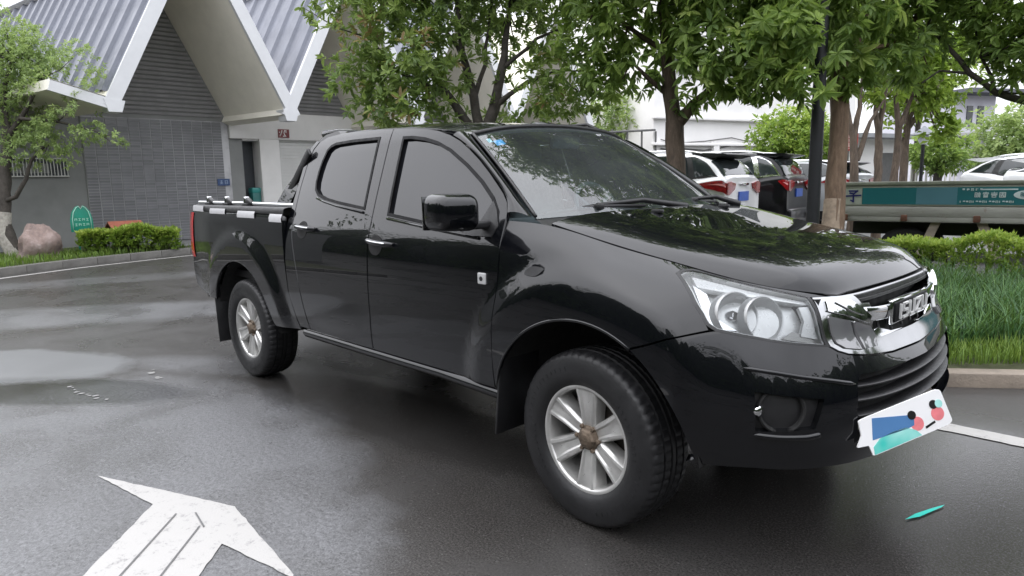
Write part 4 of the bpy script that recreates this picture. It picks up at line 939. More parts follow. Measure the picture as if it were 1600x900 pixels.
GL = [[(-.4,.4,-.4,-.4),(-.4,.4,-.1,.4),(-.1,.4,-.1,-.4),(-.4,0,-.1,0),(-.4,-.4,-.1,-.4),(.05,.3,.45,.3),(.25,.45,.25,-.1),(.05,.1,.45,.1),(.1,-.1,.4,-.1),(.1,-.1,.1,-.45),(.4,-.1,.4,-.45),(.1,-.3,.4,-.3)],
      [(-.4,.4,.4,.4),(0,.5,0,.1),(-.45,.2,.45,.2),(-.2,.1,-.3,-.05),(.2,.1,.3,-.05),(-.3,-.15,.3,-.15),(-.3,-.45,.3,-.45),(.3,-.15,.3,-.45),(-.3,-.3,.3,-.3)],
      [(-.45,.35,.45,.35),(0,.5,0,0),(-.4,.15,.4,.15),(-.45,0,.45,0),(-.3,-.15,.3,-.15),(-.3,-.15,-.3,-.45),(.3,-.15,.3,-.45),(-.3,-.45,.3,-.45)],
      [(-.45,.45,.45,.45),(-.45,.45,-.45,-.45),(.45,.45,.45,-.45),(-.45,-.45,.45,-.45),(-.25,.2,.25,.2),(0,.3,0,-.05),(-.3,-.05,.3,-.05),(-.1,-.05,-.2,-.3),(.1,-.05,.1,-.3),(.1,-.3,.3,-.3)]]
for k in range(4): glyph(bn_, 1.565+k*.083, 1.085, GL[k], .062, .0085, WP, -.029)
for k in range(17): glyph(bn_, 1.40+k*.033, 1.002, GL[k % 4][:5], .024, .0045, WP, -.029)
for k in range(5): glyph(bn_, 1.42+k*.045, 1.150, GL[(k+1) % 4][:6], .026, .005, WP, -.029)
box('arrow_line', (1.78, -.028, 1.150), (.36, .004, .016), WP, bn_); prism('badge_oval', [(.17*math.cos(a), .058*math.sin(a)) for a in np.linspace(0, 6.28, 24)[:-1]], .004, WP, bn_, Matrix.Translation((2.09, -.027, 1.085)) @ Matrix.Rotation(rad(90), 4, 'X'))
glyph(bn_, 2.01, 1.09, GL[0], .05, .006, TEAL, -.033); glyph(bn_, 2.09, 1.09, GL[3], .05, .006, TEAL, -.033); glyph(bn_, 2.17, 1.09, GL[1], .05, .006, TEAL, -.033)
box('load_floor', (FL/2, .9, .80), (FL, 1.72, .06), CTRIM, FB); box('side_board', (FL/2, 1.8, 1.0), (FL, .03, .45), GALV, FB); box('chassis', (FL/2, .9, .62), (FL*.96, .8, .16), CTRIM, FB)
PL2 = simple('pale_strut', (.42, .36, .30), .7, 0, .2, 8)
for x, dx in ((1.15, -.16), (1.62, .20)):
    bm = bmesh.new(); add_box(bm, (x+dx/2, .10, .53), (.10, .05, .48), Matrix.Rotation(math.atan2(dx, -.44)+math.pi, 3, 'Y')); bm_obj('strut', bm, PL2, FB)
for x in (.8, 4.2):
    for y in (.25, 1.55): o = lathe_y('wheel', [(.02,-.08),(.20,-.08),(.30,-.09),(.33,-.06),(.33,.06),(.30,.09),(.02,.08)], CTYRE, FB, 28); o.location = (x, y, .33)
# ---- lamp post and small garden lamp
LP = empty('lamp_post', 'black round lamp post standing beside the tan tree trunk', 'lamp post', loc=(-1.115, 3.954, .1)); POSTM = simple('black_post_paint', (.007, .008, .010), .5, 0, .2, 8)
tube('shaft', [(0,0,0),(0,0,.5),(0,0,3.2),(0,0,5.2)], [.075,.062,.055,.045], POSTM, LP, 16); box('foot_plate', (0,0,.02), (.26,.26,.04), POSTM, LP, .01)
tube('lamp_arm', [(0,0,5.15),(.25,0,5.35),(.6,0,5.4)], .03, POSTM, LP); box('lamp_head', (.75,0,5.4), (.5,.2,.08), POSTM, LP, .03)
GL_ = empty('garden_lamp', 'small grey garden lamp with a wide conical hat behind the young trees', 'garden lamp', loc=tuple(P3(1437,300,14.5))[:2] + (0,))
zc_ = P3(1437,210,14.5).z
tube('post', [(0,0,0),(0,0,zc_-.1)], .035, POSTM, GL_); o = tube('lamp_hat', [(0,0,zc_-.02),(0,0,zc_+.10),(0,0,zc_+.16)], [.24,.08,.02], simple('lamp_hat_grey', (.16,.17,.19), .4, .4), GL_, 20); tube('lamp_globe', [(0,0,zc_-.22),(0,0,zc_-.12),(0,0,zc_-.02)], [.06,.11,.09], simple('lamp_globe_pale', (.5,.52,.54), .3), GL_, 14)
# ---- far buildings
def house(label, px0, d0, px1, d1, h, mat, dep=7., extra=None, name='house'):
    a, b = P3(px0, 280, d0), P3(px1, 280, d1); A = Vector((a.x, a.y, 0)); Bv = Vector((b.x, b.y, 0)); d = (Bv-A); L_ = d.length; ang = math.atan2(d.y, d.x)
    t = empty(name, label, 'building', None, tuple(A)); t.rotation_euler = (0, 0, ang)
    box('wall', (L_/2, dep/2, h/2), (L_, dep, h), mat, t)
    if extra: extra(t, L_, h)
    return t
WH = simple('white_wall', (.80, .79, .78), .8, 0, .06, .8); PIPE = simple('grey_pipe', (.10, .10, .10), .6)
def wh_extra(t, L_, h):
    for z in (2.6, 3.55): box('ledge', (L_/2, -.10, z), (L_+.2, .22, .10), WH, t, .01)
    box('roof_edge', (L_/2, -.2, h+.06), (L_+.5, .5, .16), WH, t)
    for k in range(4):
        z = 2.05 + k*.22 + random.uniform(-.05, .05); pts = [(x, -.06, z + .10*math.sin(x*1.3+k) + .05*math.sin(x*4)) for x in np.linspace(.3, L_-.3, 16)]
        tube('wall_cable', pts, .022, PIPE, t, 5)
    box('meter_box', (2.9, -.1, 2.5), (.28, .2, .42), WH, t); box('meter_box', (3.5, -.1, 2.2), (.4, .2, .3), simple('box_grey', (.4,.4,.4), .6), t)
    box('notice_board', (4.9, -.05, 2.1), (.22, .04, .42), simple('notice_orange', (.45,.22,.05), .6), t)
    for x in (1.2, 4.3, 6.6):
        w_ = box('window', (x, -.01, 6.0), (1.2, .06, 1.4), CGLASS, t); box('sill', (x, -.08, 5.26), (1.36, .16, .07), WH, w_)
house('tall white rendered house with sagging cables along its wall', 1020, 25, 1330, 30, 9.5, WH, 8, wh_extra)
def hut_extra(t, L_, h):
    box('roof', (L_/2, .9, h+.05), (L_+.5, 2.8, .10), simple('hut_roof', (.25,.26,.28), .6), t); box('door', (L_*.7, -.01, .95), (.8, .04, 1.9), PIPE, t)
house('low white hut with a flat grey roof behind the young trees', 1325, 17, 1402, 18, 2.25, WH, 2, hut_extra, 'hut')
RS = empty('red_sign', 'small red sign with pale lettering on a post behind the tan trunk', 'sign', loc=tuple(P3(1321,300,15))[:2]+(0,))
zs = P3(1321,223,15).z; RS.rotation_euler = (0,0,rad(45))
box('board', (0,0,zs), (.40,.04,.36), simple('red_board', (.50,.035,.03), .5), RS); box('post', (0,.03,zs/2), (.05,.05,zs), PIPE, RS)
for k, gz in enumerate((.08, -.08)): glyph(RS, 0, zs+gz, GL[k+1], .13, .016, simple('sign_print', (.85,.55,.5), .5) if k == 0 else bpy.data.materials['sign_print'], -.024)
def far_extra(t, L_, h):
    box('roof_slab', (L_/2, 2, h+.1), (L_+1.2, 7, .28), simple('slate_slab', (.10,.105,.125), .7), t)
    for x in (L_*.35, L_*.62):
        w_ = box('window', (x, -.02, h-1.3), (.5, .08, 1.2), CGLASS, t)
    box('balcony', (L_/2, -.6, h-2.6), (L_+.4, 1.2, .2), simple('balcony_grey', (.34,.34,.33), .7), t); box('balcony_rail', (L_/2, -1.15, h-2.1), (L_+.4, .06, .1), PIPE, t)
    box('balcony', (L_/2, -.6, h-3.8), (L_+.4, 1.2, .5), simple('balcony_green', (.16,.18,.10), .7), t); box('chimney', (L_*.8, 1, h+.6), (.5, .5, 1.0), WH, t)
house('far pale house with a flat slate roof and stacked balconies', 1484, 45, 1545, 46, 6.4, simple('pale_lilac_wall', (.62,.62,.68), .8, 0, .05, 1), 6, far_extra)
# white railing fence behind the young trees
FN = empty('railing_fence', 'white upright railing fence behind the spreading young tree', 'fence', loc=tuple(P3(1395,300,15.5))[:2]+(0,)); e_ = P3(1500,300,16) - P3(1395,300,15.5); FN.rotation_euler = (0,0,math.atan2(e_.y,e_.x)); fl_ = Vector((e_.x,e_.y)).length
WM = simple('white_rail_paint', (.66,.65,.62), .6); bars = int(fl_/.14); b0_ = None
for z in (.35, 1.72): box('rail', (fl_/2, 0, z), (fl_, .05, .06), WM, FN)
for k in range(bars):
    if b0_ is None: o = b0_ = box('picket', (0,0,0), (.045,.03,1.7), WM, FN)
    else: o = b0_.copy(); COL.objects.link(o)
    o.location = (.07+k*.14, 0, .95)
WLB = empty('boundary_wall', 'long pale boundary wall with a rail in the distance left of the white house', 'wall', loc=tuple(P3(930,300,23))[:2]+(0,)); e_ = P3(1022,300,25) - P3(930,300,23); WLB.rotation_euler = (0,0,math.atan2(e_.y,e_.x)); fl_ = Vector((e_.x,e_.y)).length
box('panel', (fl_/2,0,1.0), (fl_,.15,2.0), simple('mossy_wall', (.20,.22,.15), .9, 0, .3, 2), WLB); tube('top_rail', [(0,0,2.9),(fl_,0,3.1)], .04, PIPE, WLB); 
for k in range(5): box('rail_post', (fl_*k/4+.05,0,2.5), (.05,.05,1.1), PIPE, WLB)
# apartment blocks behind the grey building
def apt_extra(t, L_, h):
    for k in range(int(L_/2.2)):
        for z in np.arange(2, h-1, 3.0): w_ = box('window', (1.1+k*2.2, -.02, z+.6), (1.2, .08, 1.3), CGLASS, t)
house('pale pinkish apartment block rising behind the folded roof', -120, 42, 620, 46, 15, simple('pale_pink_wall', (.66,.60,.58), .8, 0, .05, .5), 8, apt_extra, 'apartment_block')
# ================================================================== the black pickup
SCREEN.flip = True; ROOF.flip = True
def inside(poly, pts):
    x, y = pts[:, 0], pts[:, 1]; r = np.zeros(len(pts), bool); n = len(poly)
    for i in range(n):
        x1, y1 = poly[i]; x2, y2 = poly[(i+1) % n]
        if y1 == y2: continue
        m = ((y1 > y) != (y2 > y)); r ^= m & (x < (x2-x1)*(y-y1)/(y2-y1) + x1)
    return r
def seg_dist(poly, pts):
    d = np.full(len(pts), 1e9); n = len(poly)
    for i in range(n):
        a = poly[i]; b = poly[(i+1) % n]; ab = b - a
        t = np.clip(((pts-a) @ ab) / max(ab @ ab, 1e-12), 0, 1)
        d = np.minimum(d, np.linalg.norm(pts - a - t[:, None]*ab, axis=1))
    return d
def inset_poly(P, d):
    n = len(P); A = .5*sum(P[i][0]*P[(i+1) % n][1] - P[(i+1) % n][0]*P[i][1] for i in range(n)); s = 1 if A > 0 else -1
    out = []
    for i in range(n):
        a, b, c = P[i-1], P[i], P[(i+1) % n]
        n1 = np.array([-(b-a)[1], (b-a)[0]]); n2 = np.array([-(c-b)[1], (c-b)[0]])
        n1 = n1/max(np.linalg.norm(n1), 1e-9); n2 = n2/max(np.linalg.norm(n2), 1e-9)
        m = n1 + n2; q = max(m @ m, .5)
        out.append(b + s*d*2*m/q)
    return np.array(out)
def round_poly(P, r=.3, k=4, keep=()):
    """corners of a polygon cut by little arcs; r is a share of the shorter side"""
    P = [np.array(p, float) for p in P]; out = []
    n = len(P)
    for i in range(n):
        a, b, c = P[i-1], P[i], P[(i+1) % n]
        if i in keep: out.append(b); continue
        p0 = b + (a-b)*r; p2 = b + (c-b)*r
        for t in np.linspace(0, 1, k): out.append((1-t)**2*p0 + 2*t*(1-t)*b + t*t*p2)
    return [tuple(p) for p in out]
def panel(name, S, outer, mat, parent, holes=(), flange=.016, gap=.002, off=0., cell=1., mirror=False, lip=None):
    sc = np.array(S.step)*cell
    met = .033*cell
    def prep(poly, g):
        P = np.array(poly, float)/sc
        P = inset_poly(P, g/met) if g else P
        out = []
        for i in range(len(P)):
            a, b = P[i], P[(i+1) % len(P)]; k = max(1, int(math.ceil(np.linalg.norm(b-a))))
            out += [a + (b-a)*j/k for j in range(k)]
        return np.array(out)
    O = prep(outer, gap); H = [prep(h, -gap if gap else 0) for h in holes]
    if .5*sum(O[i][0]*O[(i+1) % len(O)][1] - O[(i+1) % len(O)][0]*O[i][1] for i in range(len(O))) < 0: O = O[::-1]
    lo, hi = O.min(0), O.max(0)
    gx, gy = np.meshgrid(np.arange(lo[0]+.5, hi[0], .9), np.arange(lo[1]+.5, hi[1], .9), indexing='ij')
    G = np.stack([gx.ravel(), gy.ravel()], 1)
    if len(G):
        k = inside(O, G) & (seg_dist(O, G) > .45)
        for h in H: k &= ~inside(h, G) & (seg_dist(h, G) > .45)
        G = G[k]
    pts = [O]; loops = [list(range(len(O)))]; n = len(O)
    for h in H: loops.append(list(range(n, n+len(h)))); pts.append(h); n += len(h)
    pts.append(G.reshape(-1, 2)); P = np.concatenate(pts)
    r = delaunay_2d_cdt([Vector(p) for p in P], [], loops, 2, 1e-6)
    Q = np.array([tuple(v) for v in r[0]])*sc; T = [tuple(f) for f in r[2]]
    X = S.ev(Q[:, 0], Q[:, 1]); Nn = normals(S, Q[:, 0], Q[:, 1])
    sg = -1 if getattr(S, 'flip', False) else 1
    Nn = Nn*sg; X = X + Nn*off
    F = [f if sg > 0 else f[::-1] for f in T]
    V = [X]; NV = [Nn]; base = len(X)
    if flange:
        allp = [O] + H
        for li, lp in enumerate(allp):
            lp = np.array(lp)*sc
            e = S.ev(lp[:, 0], lp[:, 1]); en = normals(S, lp[:, 0], lp[:, 1])*sg; e = e + en*off
            tang = np.roll(e, -1, 0) - np.roll(e, 1, 0); sd = np.cross(tang, en)*sg
            sd /= np.maximum(np.linalg.norm(sd, axis=1), 1e-9)[:, None]
            if li > 0 and .5*np.sum(lp[:, 0]*np.roll(lp[:, 1], -1) - np.roll(lp[:, 0], -1)*lp[:, 1]) > 0: pass
            m = len(e); r1 = min(.0025, abs(flange)*.3)
            V += [e, e - en*r1*.3 + sd*r1*.0, e - en*flange]; NV += [en, (en*.5+sd*.8), sd]
            ccw = .5*np.sum(lp[:, 0]*np.roll(lp[:, 1], -1) - np.roll(lp[:, 0], -1)*lp[:, 1]) > 0
            for i in range(m):
                j = (i+1) % m
                for q in (0, 1):
                    f = (base+q*m+i, base+(q+1)*m+i, base+(q+1)*m+j, base+q*m+j)
                    f = f if (ccw == (sg > 0)) else f[::-1]
                    F.append(f)
            if not ccw: NV[-1] = -NV[-1]; NV[-2] = en*.5 - sd*.8
            base += 3*m
    V = np.concatenate(V); NV = np.concatenate(NV); NV /= np.maximum(np.linalg.norm(NV, axis=1), 1e-9)[:, None]
    o = mesh_np(name, V, F, mat, parent, True, NV)
    if mirror:
        V2 = V*[1, -1, 1]; N2 = NV*[1, -1, 1]
        mesh_np(name, V2, [f[::-1] for f in F], mat, parent, True, N2)
    return o

# ---- materials
def paint_mat():
    m = Mat('black_paint').set(Roughness=.35, Coat_Weight=1., Coat_IOR=1.50, IOR=1.5, Specular_IOR_Level=.04)
    n = m.noise(3, 6, .65); d = m.noise(60, 3, .6)
    m.to(m.ramp(n, [(.35, (.0020, .0023, .0034)), (.8, (.0036, .0040, .0056))]), 'Base Color')
    sx_ = m.node('ShaderNodeSeparateXYZ'); m.l.new(m.coord(), sx_.inputs[0])
    low = m.math('SUBTRACT', .95, sx_.outputs['Z']); low = m.math('MULTIPLY', low, 1.1, clamp=True)
    dirt = m.math('MULTIPLY', m.math('MULTIPLY', low, m.ramp(n, [(.42, 0.), (.7, 1.)])), .12)
    m.to(m.math('ADD', dirt, m.math('MULTIPLY', m.ramp(d, [(.45, 0.), (.8, 1.)]), .035)), 'Coat_Roughness')
    b = m.node('ShaderNodeBump', Strength=.025, Distance=.004); m.l.new(m.noise(2.3, 2, .4), b.inputs['Height'])
    m.l.new(b.outputs[0], m.b.inputs['Coat Normal'])
    return m.m
PAINT = paint_mat()
PLASTIC = simple('black_plastic', (.012, .012, .013), .42, 0, .3, 9, .15, 300)
RUBBER = simple('tyre_rubber', (.0095, .0095, .0105), .5, 0, .4, 7, .12, 90)
TRIM = simple('window_rubber', (.005, .005, .006), .55, 0, .2, 9, Specular_IOR_Level=.18)
WELL = simple('wheel_well_liner', (.010, .010, .010), .85, 0, .3, 5)
CHROME = simple('chrome_trim', (.70, .71, .72), .06, 1., .04, 8)
CHROME2 = simple('grille_chrome', (.40, .405, .41), .10, 1., .06, 8)
LETTER = simple('letter_silver', (.80, .80, .80), .38, .35, .04, 20)
SILVER = simple('silver_wheel_paint', (.52, .515, .50), .34, .65, .18, 9, .08, 80)
RUST = simple('rusty_hub_metal', (.15, .115, .085), .55, .45, .5, 25, .4, 60)
IRON = simple('brake_iron', (.06, .052, .046), .6, .6, .4, 14)
def tint_glass(name, base, ior):
    m = Mat(name).set(Roughness=.03, IOR=ior, Coat_Weight=.0); n = m.noise(2.5, 5, .6)
    m.to(m.ramp(n, [(.3, base), (.8, tuple(c*1.6 for c in base))]), 'Base Color')
    m.to(m.ramp(n, [(.4, .015), (.8, .05)]), 'Roughness'); return m.m
TINT = tint_glass('tinted_window_glass', (.006, .0065, .008), 1.58)
def clear_glass(name, tintc, ior=1.5, add=0., film=0.):
    m = Mat(name); m.n.remove(m.b)
    tr = m.node('ShaderNodeBsdfTransparent'); tr.inputs[0].default_value = (*tintc, 1)
    gl = m.node('ShaderNodeBsdfGlossy'); gl.inputs['Roughness'].default_value = .015
    n = m.noise(4, 4, .6); m.l.new(m.ramp(n, [(.4, .008), (.8, .04)]), gl.inputs['Roughness'])
    fr = m.node('ShaderNodeFresnel'); fr.inputs['IOR'].default_value = ior
    fac = m.math('ADD', fr.outputs[0], add, clamp=True)
    mx = m.node('ShaderNodeMixShader'); m.l.new(fac, mx.inputs[0]); m.l.new(tr.outputs[0], mx.inputs[1]); m.l.new(gl.outputs[0], mx.inputs[2])
    if film:                                                     # thin pale diffuse layer mixed over the pane
        df = m.node('ShaderNodeBsdfDiffuse'); df.inputs['Color'].default_value = (.42, .47, .47, 1); m2 = m.node('ShaderNodeMixShader')
        m.l.new(m.math('MULTIPLY', m.ramp(m.noise(3, 5, .6), [(.3, .7), (.7, 1.3)]), film), m2.inputs[0]); m.l.new(mx.outputs[0], m2.inputs[1]); m.l.new(df.outputs[0], m2.inputs[2]); mx = m2
    m.l.new(mx.outputs[0], m.out.inputs['Surface']); return m.m
SCREENGLASS = clear_glass('windscreen_glass', (.72, .90, .92), 1.60, .05, .055)
LENS = clear_glass('lamp_lens', (.93, .95, .96), 1.5, 0)
BOWL = simple('lamp_bowl', (.44, .445, .445), .34, .3, .05, 12)
REFLECTOR = simple('lamp_reflector', (.66, .67, .68), .30, .8, .06, 12)
LAMPGREY = simple('lamp_housing_silver', (.62, .625, .62), .30, .25, .05, 10)
REDLENS = Mat('red_lamp_lens').set(Base_Color=(.45, .012, .015), Roughness=.08, Coat_Weight=.6); REDLENS.to(REDLENS.ramp(REDLENS.noise(30, 2), [(.3, (.36, .01, .014)), (.7, (.55, .02, .02))]), 'Base Color'); REDLENS = REDLENS.m
WHITETAPE = simple('white_reflective_tape', (.52, .52, .53), .4, 0, .06, 30)
CABIN = simple('cabin_trim', (.085, .088, .092), .7, 0, .25, 10)
SEATM = simple('seat_cloth', (.26, .265, .27), .85, 0, .2, 20)

T = empty('pickup_truck', 'glossy black double-cab pickup truck parked on the wet asphalt', 'pickup truck')

# ---- doors, cab side and bed side
ARC = lambda cx, r, a0, a1, n=26, z0=ZAX: [(cx + r*math.cos(rad(a)), z0 + r*math.sin(rad(a))) for a in np.linspace(a0, a1, n)]
rwin = [(-2.150,1.325),(-2.168,1.37),(-2.172,1.43),(-2.165,1.49),(-2.142,1.555),(-2.11,1.578),(-2.06,1.590),(-1.877,1.597),(-1.60,1.597),(-1.585,1.453),(-1.562,1.222),(-1.847,1.250),(-2.012,1.272),(-2.10,1.292)]
fwin = [(-1.325,1.196),(-1.338,1.30),(-1.368,1.586),(-1.29,1.584),(-1.18,1.57),(-1.071,1.545),(-.958,1.504),(-.812,1.430),(-.682,1.353),(-.581,1.280),(-.528,1.222),(-.512,1.165),(-.53,1.135),(-.60,1.130),(-1.004,1.164)]
rdoor = [(-2.165,.478),(-1.480,.468),(-1.458,.661),(-1.462,.928),(-1.470,1.171),(-1.478,1.30),(-1.487,1.45),(-1.500,1.643),(-1.784,1.658),(-2.05,1.652),(-2.20,1.640),(-2.28,1.612),(-2.325,1.567),(-2.350,1.48),(-2.353,1.346),(-2.338,1.190),(-2.325,1.10),(-2.300,1.0),(-2.253,.831),(-2.205,.63)]
fdoor = [(-1.474,.468),(-.476,.468),(-.463,.75),(-.455,1.024),(-.462,1.133),(-.470,1.22),(-.490,1.265),(-.53,1.303),(-.652,1.393),(-.74,1.453),(-.83,1.507),(-.91,1.549),(-.991,1.580),(-1.09,1.606),(-1.196,1.623),(-1.34,1.636),(-1.494,1.643),(-1.481,1.45),(-1.472,1.30),(-1.464,1.171),(-1.456,.928),(-1.452,.661)]
grow = lambda P, d: [tuple(p) for p in inset_poly(np.array(P), -d)]
def door(poly, win, hx, hz, mirror_too=True):
    d = panel('door', SIDE, poly, PAINT, T, [grow(win, .004)], flange=.022)
    fr = panel('window_trim', SIDE, grow(win, .008), TRIM, d, [grow(win, -.008)], flange=.02, gap=0, off=.003)
    gl = panel('window_glass', SIDE, grow(win, .002), TINT, d, flange=0, gap=0, off=-.012, cell=1.5)
    hw = .105
    cup = panel('handle_recess', SIDE, [(hx-.052+.062*math.cos(t), hz-.018+.052*math.sin(t)) for t in np.linspace(0, 2*math.pi, 22)[:-1]], WELL, d, flange=0, gap=0, off=.0016, cell=.6)
    pts = [SIDE.ev([hx + hw*s], [hz - .006*s])[0] + np.array([0, -(.012 + .030*(1-s*s)**.5 if abs(s) < 1 else .006), 0]) for s in np.linspace(-1, 1, 11)]
    bm = bmesh.new(); add_tube(bm, pts, [.009]+[.0125]*9+[.009], 10)
    for v in bm.verts: v.co.z += (v.co.z-hz)*.15
    bm_obj('door_handle', bm, PAINT, d, True, 60)
    bm = bmesh.new(); add_tube(bm, [(p[0], p[1]-.0105, p[2]+.005) for p in pts[1:-1]], .0045, 6); bm_obj('handle_strip', bm, CHROME, d, True)
    return d
rd = door(rdoor, rwin, -2.140, 1.104)
fd = door(fdoor, fwin, -1.335, 1.056)
# window ledge strips under the glass
def belt_strip(pts, par):
    bm = bmesh.new(); add_tube(bm, [SIDE.ev([x], [z])[0] + np.array([0, -.004, 0]) for x, z in pts], .008, 8)
    bm_obj('belt_moulding', bm, PAINT, par, True)
belt_strip([(-2.10,1.274),(-2.0,1.254),(-1.85,1.232),(-1.565,1.202)], rd)
belt_strip([(-1.32,1.176),(-1.0,1.145),(-.60,1.111)], fd)
# cover in front of the mirror and the small side badge
panel('mirror_sail', SIDE, [(-.735,1.119),(-.64,1.118),(-.52,1.118),(-.500,1.165),(-.535,1.232),(-.57,1.268),(-.62,1.17)], PLASTIC, fd, flange=.01, gap=0, off=.006, cell=.6)
c0 = SIDE.ev([-.549], [.941])[0]
bb = box('side_badge', tuple(c0 + np.array([0, -.004, 0])), (.050, .012, .050), simple('badge_white', (.5, .5, .5), .3), fd, .0055, 4)
lathe_b = lathe_y('badge_centre', [(0, -.003), (.009, -.003), (.011, 0)], PLASTIC, bb, 16); lathe_b.location = c0 + np.array([0, -.0095, 0])
# streaks of dried dirt are left to the paint; cab corner behind the rear door
panel('cab_corner', SIDE, [(-2.172,.478),(-2.21,.63),(-2.258,.831),(-2.306,1.0),(-2.331,1.10),(-2.344,1.190),(-2.359,1.346),(-2.356,1.48),(-2.331,1.570),(-2.285,1.617),(-2.33,1.625),(-2.385,1.56),(-2.40,1.45),(-2.40,1.2),(-2.40,.9),(-2.38,.7),(-2.30,.478)], PAINT, T, flange=.02)
for pl, wn in ((rdoor, rwin), (fdoor, fwin)):       # the doors of the far side
    V = panel('door', SIDE, pl, PAINT, T, [grow(wn, .004)], flange=.02); V.scale.y = -1
    g = panel('window_glass', SIDE, grow(wn, .002), TINT, V, flange=0, gap=0, off=-.012, cell=1.5)
# sill
bm = bmesh.new()
secs = []
for x in (-2.27, -1.9, -1.4, -.9, -.46):
    y = SIDE.W(np.array([x]), np.array([.466]))[0]
    secs.append([bm.verts.new((x, -yy, z)) for yy, z in ((y-.012, .464), (y+.002, .452), (y+.004, .438), (y-.010, .418), (y-.05, .396), (y-.15, .39))])
for a, b in zip(secs, secs[1:]):
    for k in range(5): bm.faces.new((a[k], b[k], b[k+1], a[k+1]))
sl = bm_obj('sill', bm, PAINT, T, True); s2 = sl.copy(); COL.objects.link(s2); s2.scale.y = -1; s2.parent = T
bedpoly = [(-2.375,1.198),(-2.372,.9),(-2.35,.7),(-2.29,.50),(-2.275,.452),(-2.60,.440)] + ARC(WB, .487, 9, 160, 30) + [(-3.558,.520),(-3.80,.508),(-3.93,.512),(-4.07,.54),(-4.160,.585),(-4.178,.70),(-4.165,.81),(-4.10,1.0),(-4.085,1.205),(-3.74,1.208)]
bedpoly = [(-2.41,1.17),(-2.405,.9),(-2.385,.7),(-2.315,.50),(-2.305,.455),(-2.598,.440)] + ARC(WB, .489, 10.5, 160, 30) + [(-3.558,.520),(-3.80,.508),(-3.93,.512),(-4.05,.535),(-4.130,.575),(-4.140,.70),(-4.130,.81),(-4.10,1.0),(-4.085,1.17)]
panel('bed_side', BED, bedpoly, PAINT, T, flange=.03, mirror=True)
# rolled lips of the rear arch
def lip(S, pts, par, r=.007):
    bm = bmesh.new(); P = S.ev([p[0] for p in pts], [p[1] for p in pts]) + np.array([0, .006, 0]); add_tube(bm, P, r, 8); return bm_obj('arch_lip', bm, PAINT, par, True)
lip(BED, ARC(WB, .488, 12, 160, 30), T)
# bed top rail with tape patches
bm = bmesh.new(); secs = []
for x in np.linspace(-4.09, -2.41, 14):
    y = BED.W(np.array([x]), np.array([1.17]))[0]
    secs.append([bm.verts.new((x, -yy, z)) for yy, z in ((y-.004, 1.174), (y-.004, 1.196), (y-.012, 1.210), (y-.035, 1.216), (y-.085, 1.216), (y-.085, 1.16))])
for a, b in zip(secs, secs[1:]):
    for k in range(5): bm.faces.new((a[k], b[k], b[k+1], a[k+1]))
rail = bm_obj('bed_rail', bm, PLASTIC, T, True, 40); r2 = rail.copy(); COL.objects.link(r2); r2.scale.y = -1; r2.parent = T
for x0, x1, za, zb in ((-4.06,-3.74,1.211,1.166),(-3.585,-3.30,1.196,1.157),(-3.085,-2.808,1.186,1.141),(-2.588,-2.415,1.175,1.125)):
    bm = bmesh.new(); g = []
    for x in np.linspace(x0, x1, 5):
        y1 = BED.W(np.array([x]), np.array([zb]))[0]; y2 = BED.W(np.array([x]), np.array([1.17]))[0] - .003
        g.append([bm.verts.new((x, -y2-.0035, za)), bm.verts.new((x, -max(y1, y2)-.004, (za+zb)/2)), bm.verts.new((x, -y1-.0035, zb))])
    for a, b in zip(g, g[1:]):
        for k in range(2): bm.faces.new((a[k], a[k+1], b[k+1], b[k]))
    bm_obj('tape_patch', bm, WHITETAPE, T, True)
# tailgate, load floor, tail lamps
box('tailgate', (-4.11, 0, .87), (.07, 1.56, .66), PAINT, T, .02)
box('load_floor', (-3.25, 0, .72), (1.70, 1.60, .05), PLASTIC, T)
box('bed_wall', (-2.43, 0, .93), (.05, 1.62, .50), PLASTIC, T)
box('rear_bumper', (-4.14, 0, .50), (.12, 1.50, .12), PLASTIC, T, .02)
for sgn in (1, -1):
    bm = bmesh.new(); rows = []
    for z, xo, wv in ((.80, -4.135, .03), (.86, -4.15, .05), (.98, -4.145, .06), (1.08, -4.13, .055), (1.155, -4.115, .03)):
        y = BED.W(np.array([-4.1]), np.array([z]))[0]
        rows.append([bm.verts.new((x, -sgn*yy, z)) for x, yy in ((xo+.075, y+.006), (xo+.02, y+.008), (xo-.012, y-.012), (xo-.018, y-.05), (xo, y-.13))])
    for a, b in zip(rows, rows[1:]):
        for k in range(4): bm.faces.new((a[k], a[k+1], b[k+1], b[k]))
    tl = bm_obj('tail_lamp', bm, REDLENS, T, True)
# tonneau clamps and rails
for cx in (-3.83, -3.48, -3.14):
    c = box('rail_clamp', (cx-.01, -.795, 1.242), (.03, .04, .075), CHROME, T, .008)
    box('clamp_lever', (cx+.055, -.80, 1.240), (.095, .036, .045), PLASTIC, c, .014, rot=Matrix.Rotation(rad(24), 3, 'Y'))
    box('clamp_foot', (cx+.02, -.795, 1.224), (.10, .06, .018), PLASTIC, c, .004)
tube('bed_tube', [(-4.02, -.80, 1.232), (-3.2, -.795, 1.232), (-2.42, -.79, 1.226)], .015, CHROME, T)
tube('bed_tube', [(-4.02, .74, 1.30), (-3.9, .74, 1.318), (-2.62, .74, 1.318)], .024, CHROME, T)
tube('bed_tube', [(-3.3, .40, 1.262), (-2.50, .40, 1.262)], .016, CHROME, T)
box('tonneau_cover', (-3.25, 0, 1.19), (1.62, 1.50, .03), PLASTIC, T, .008)
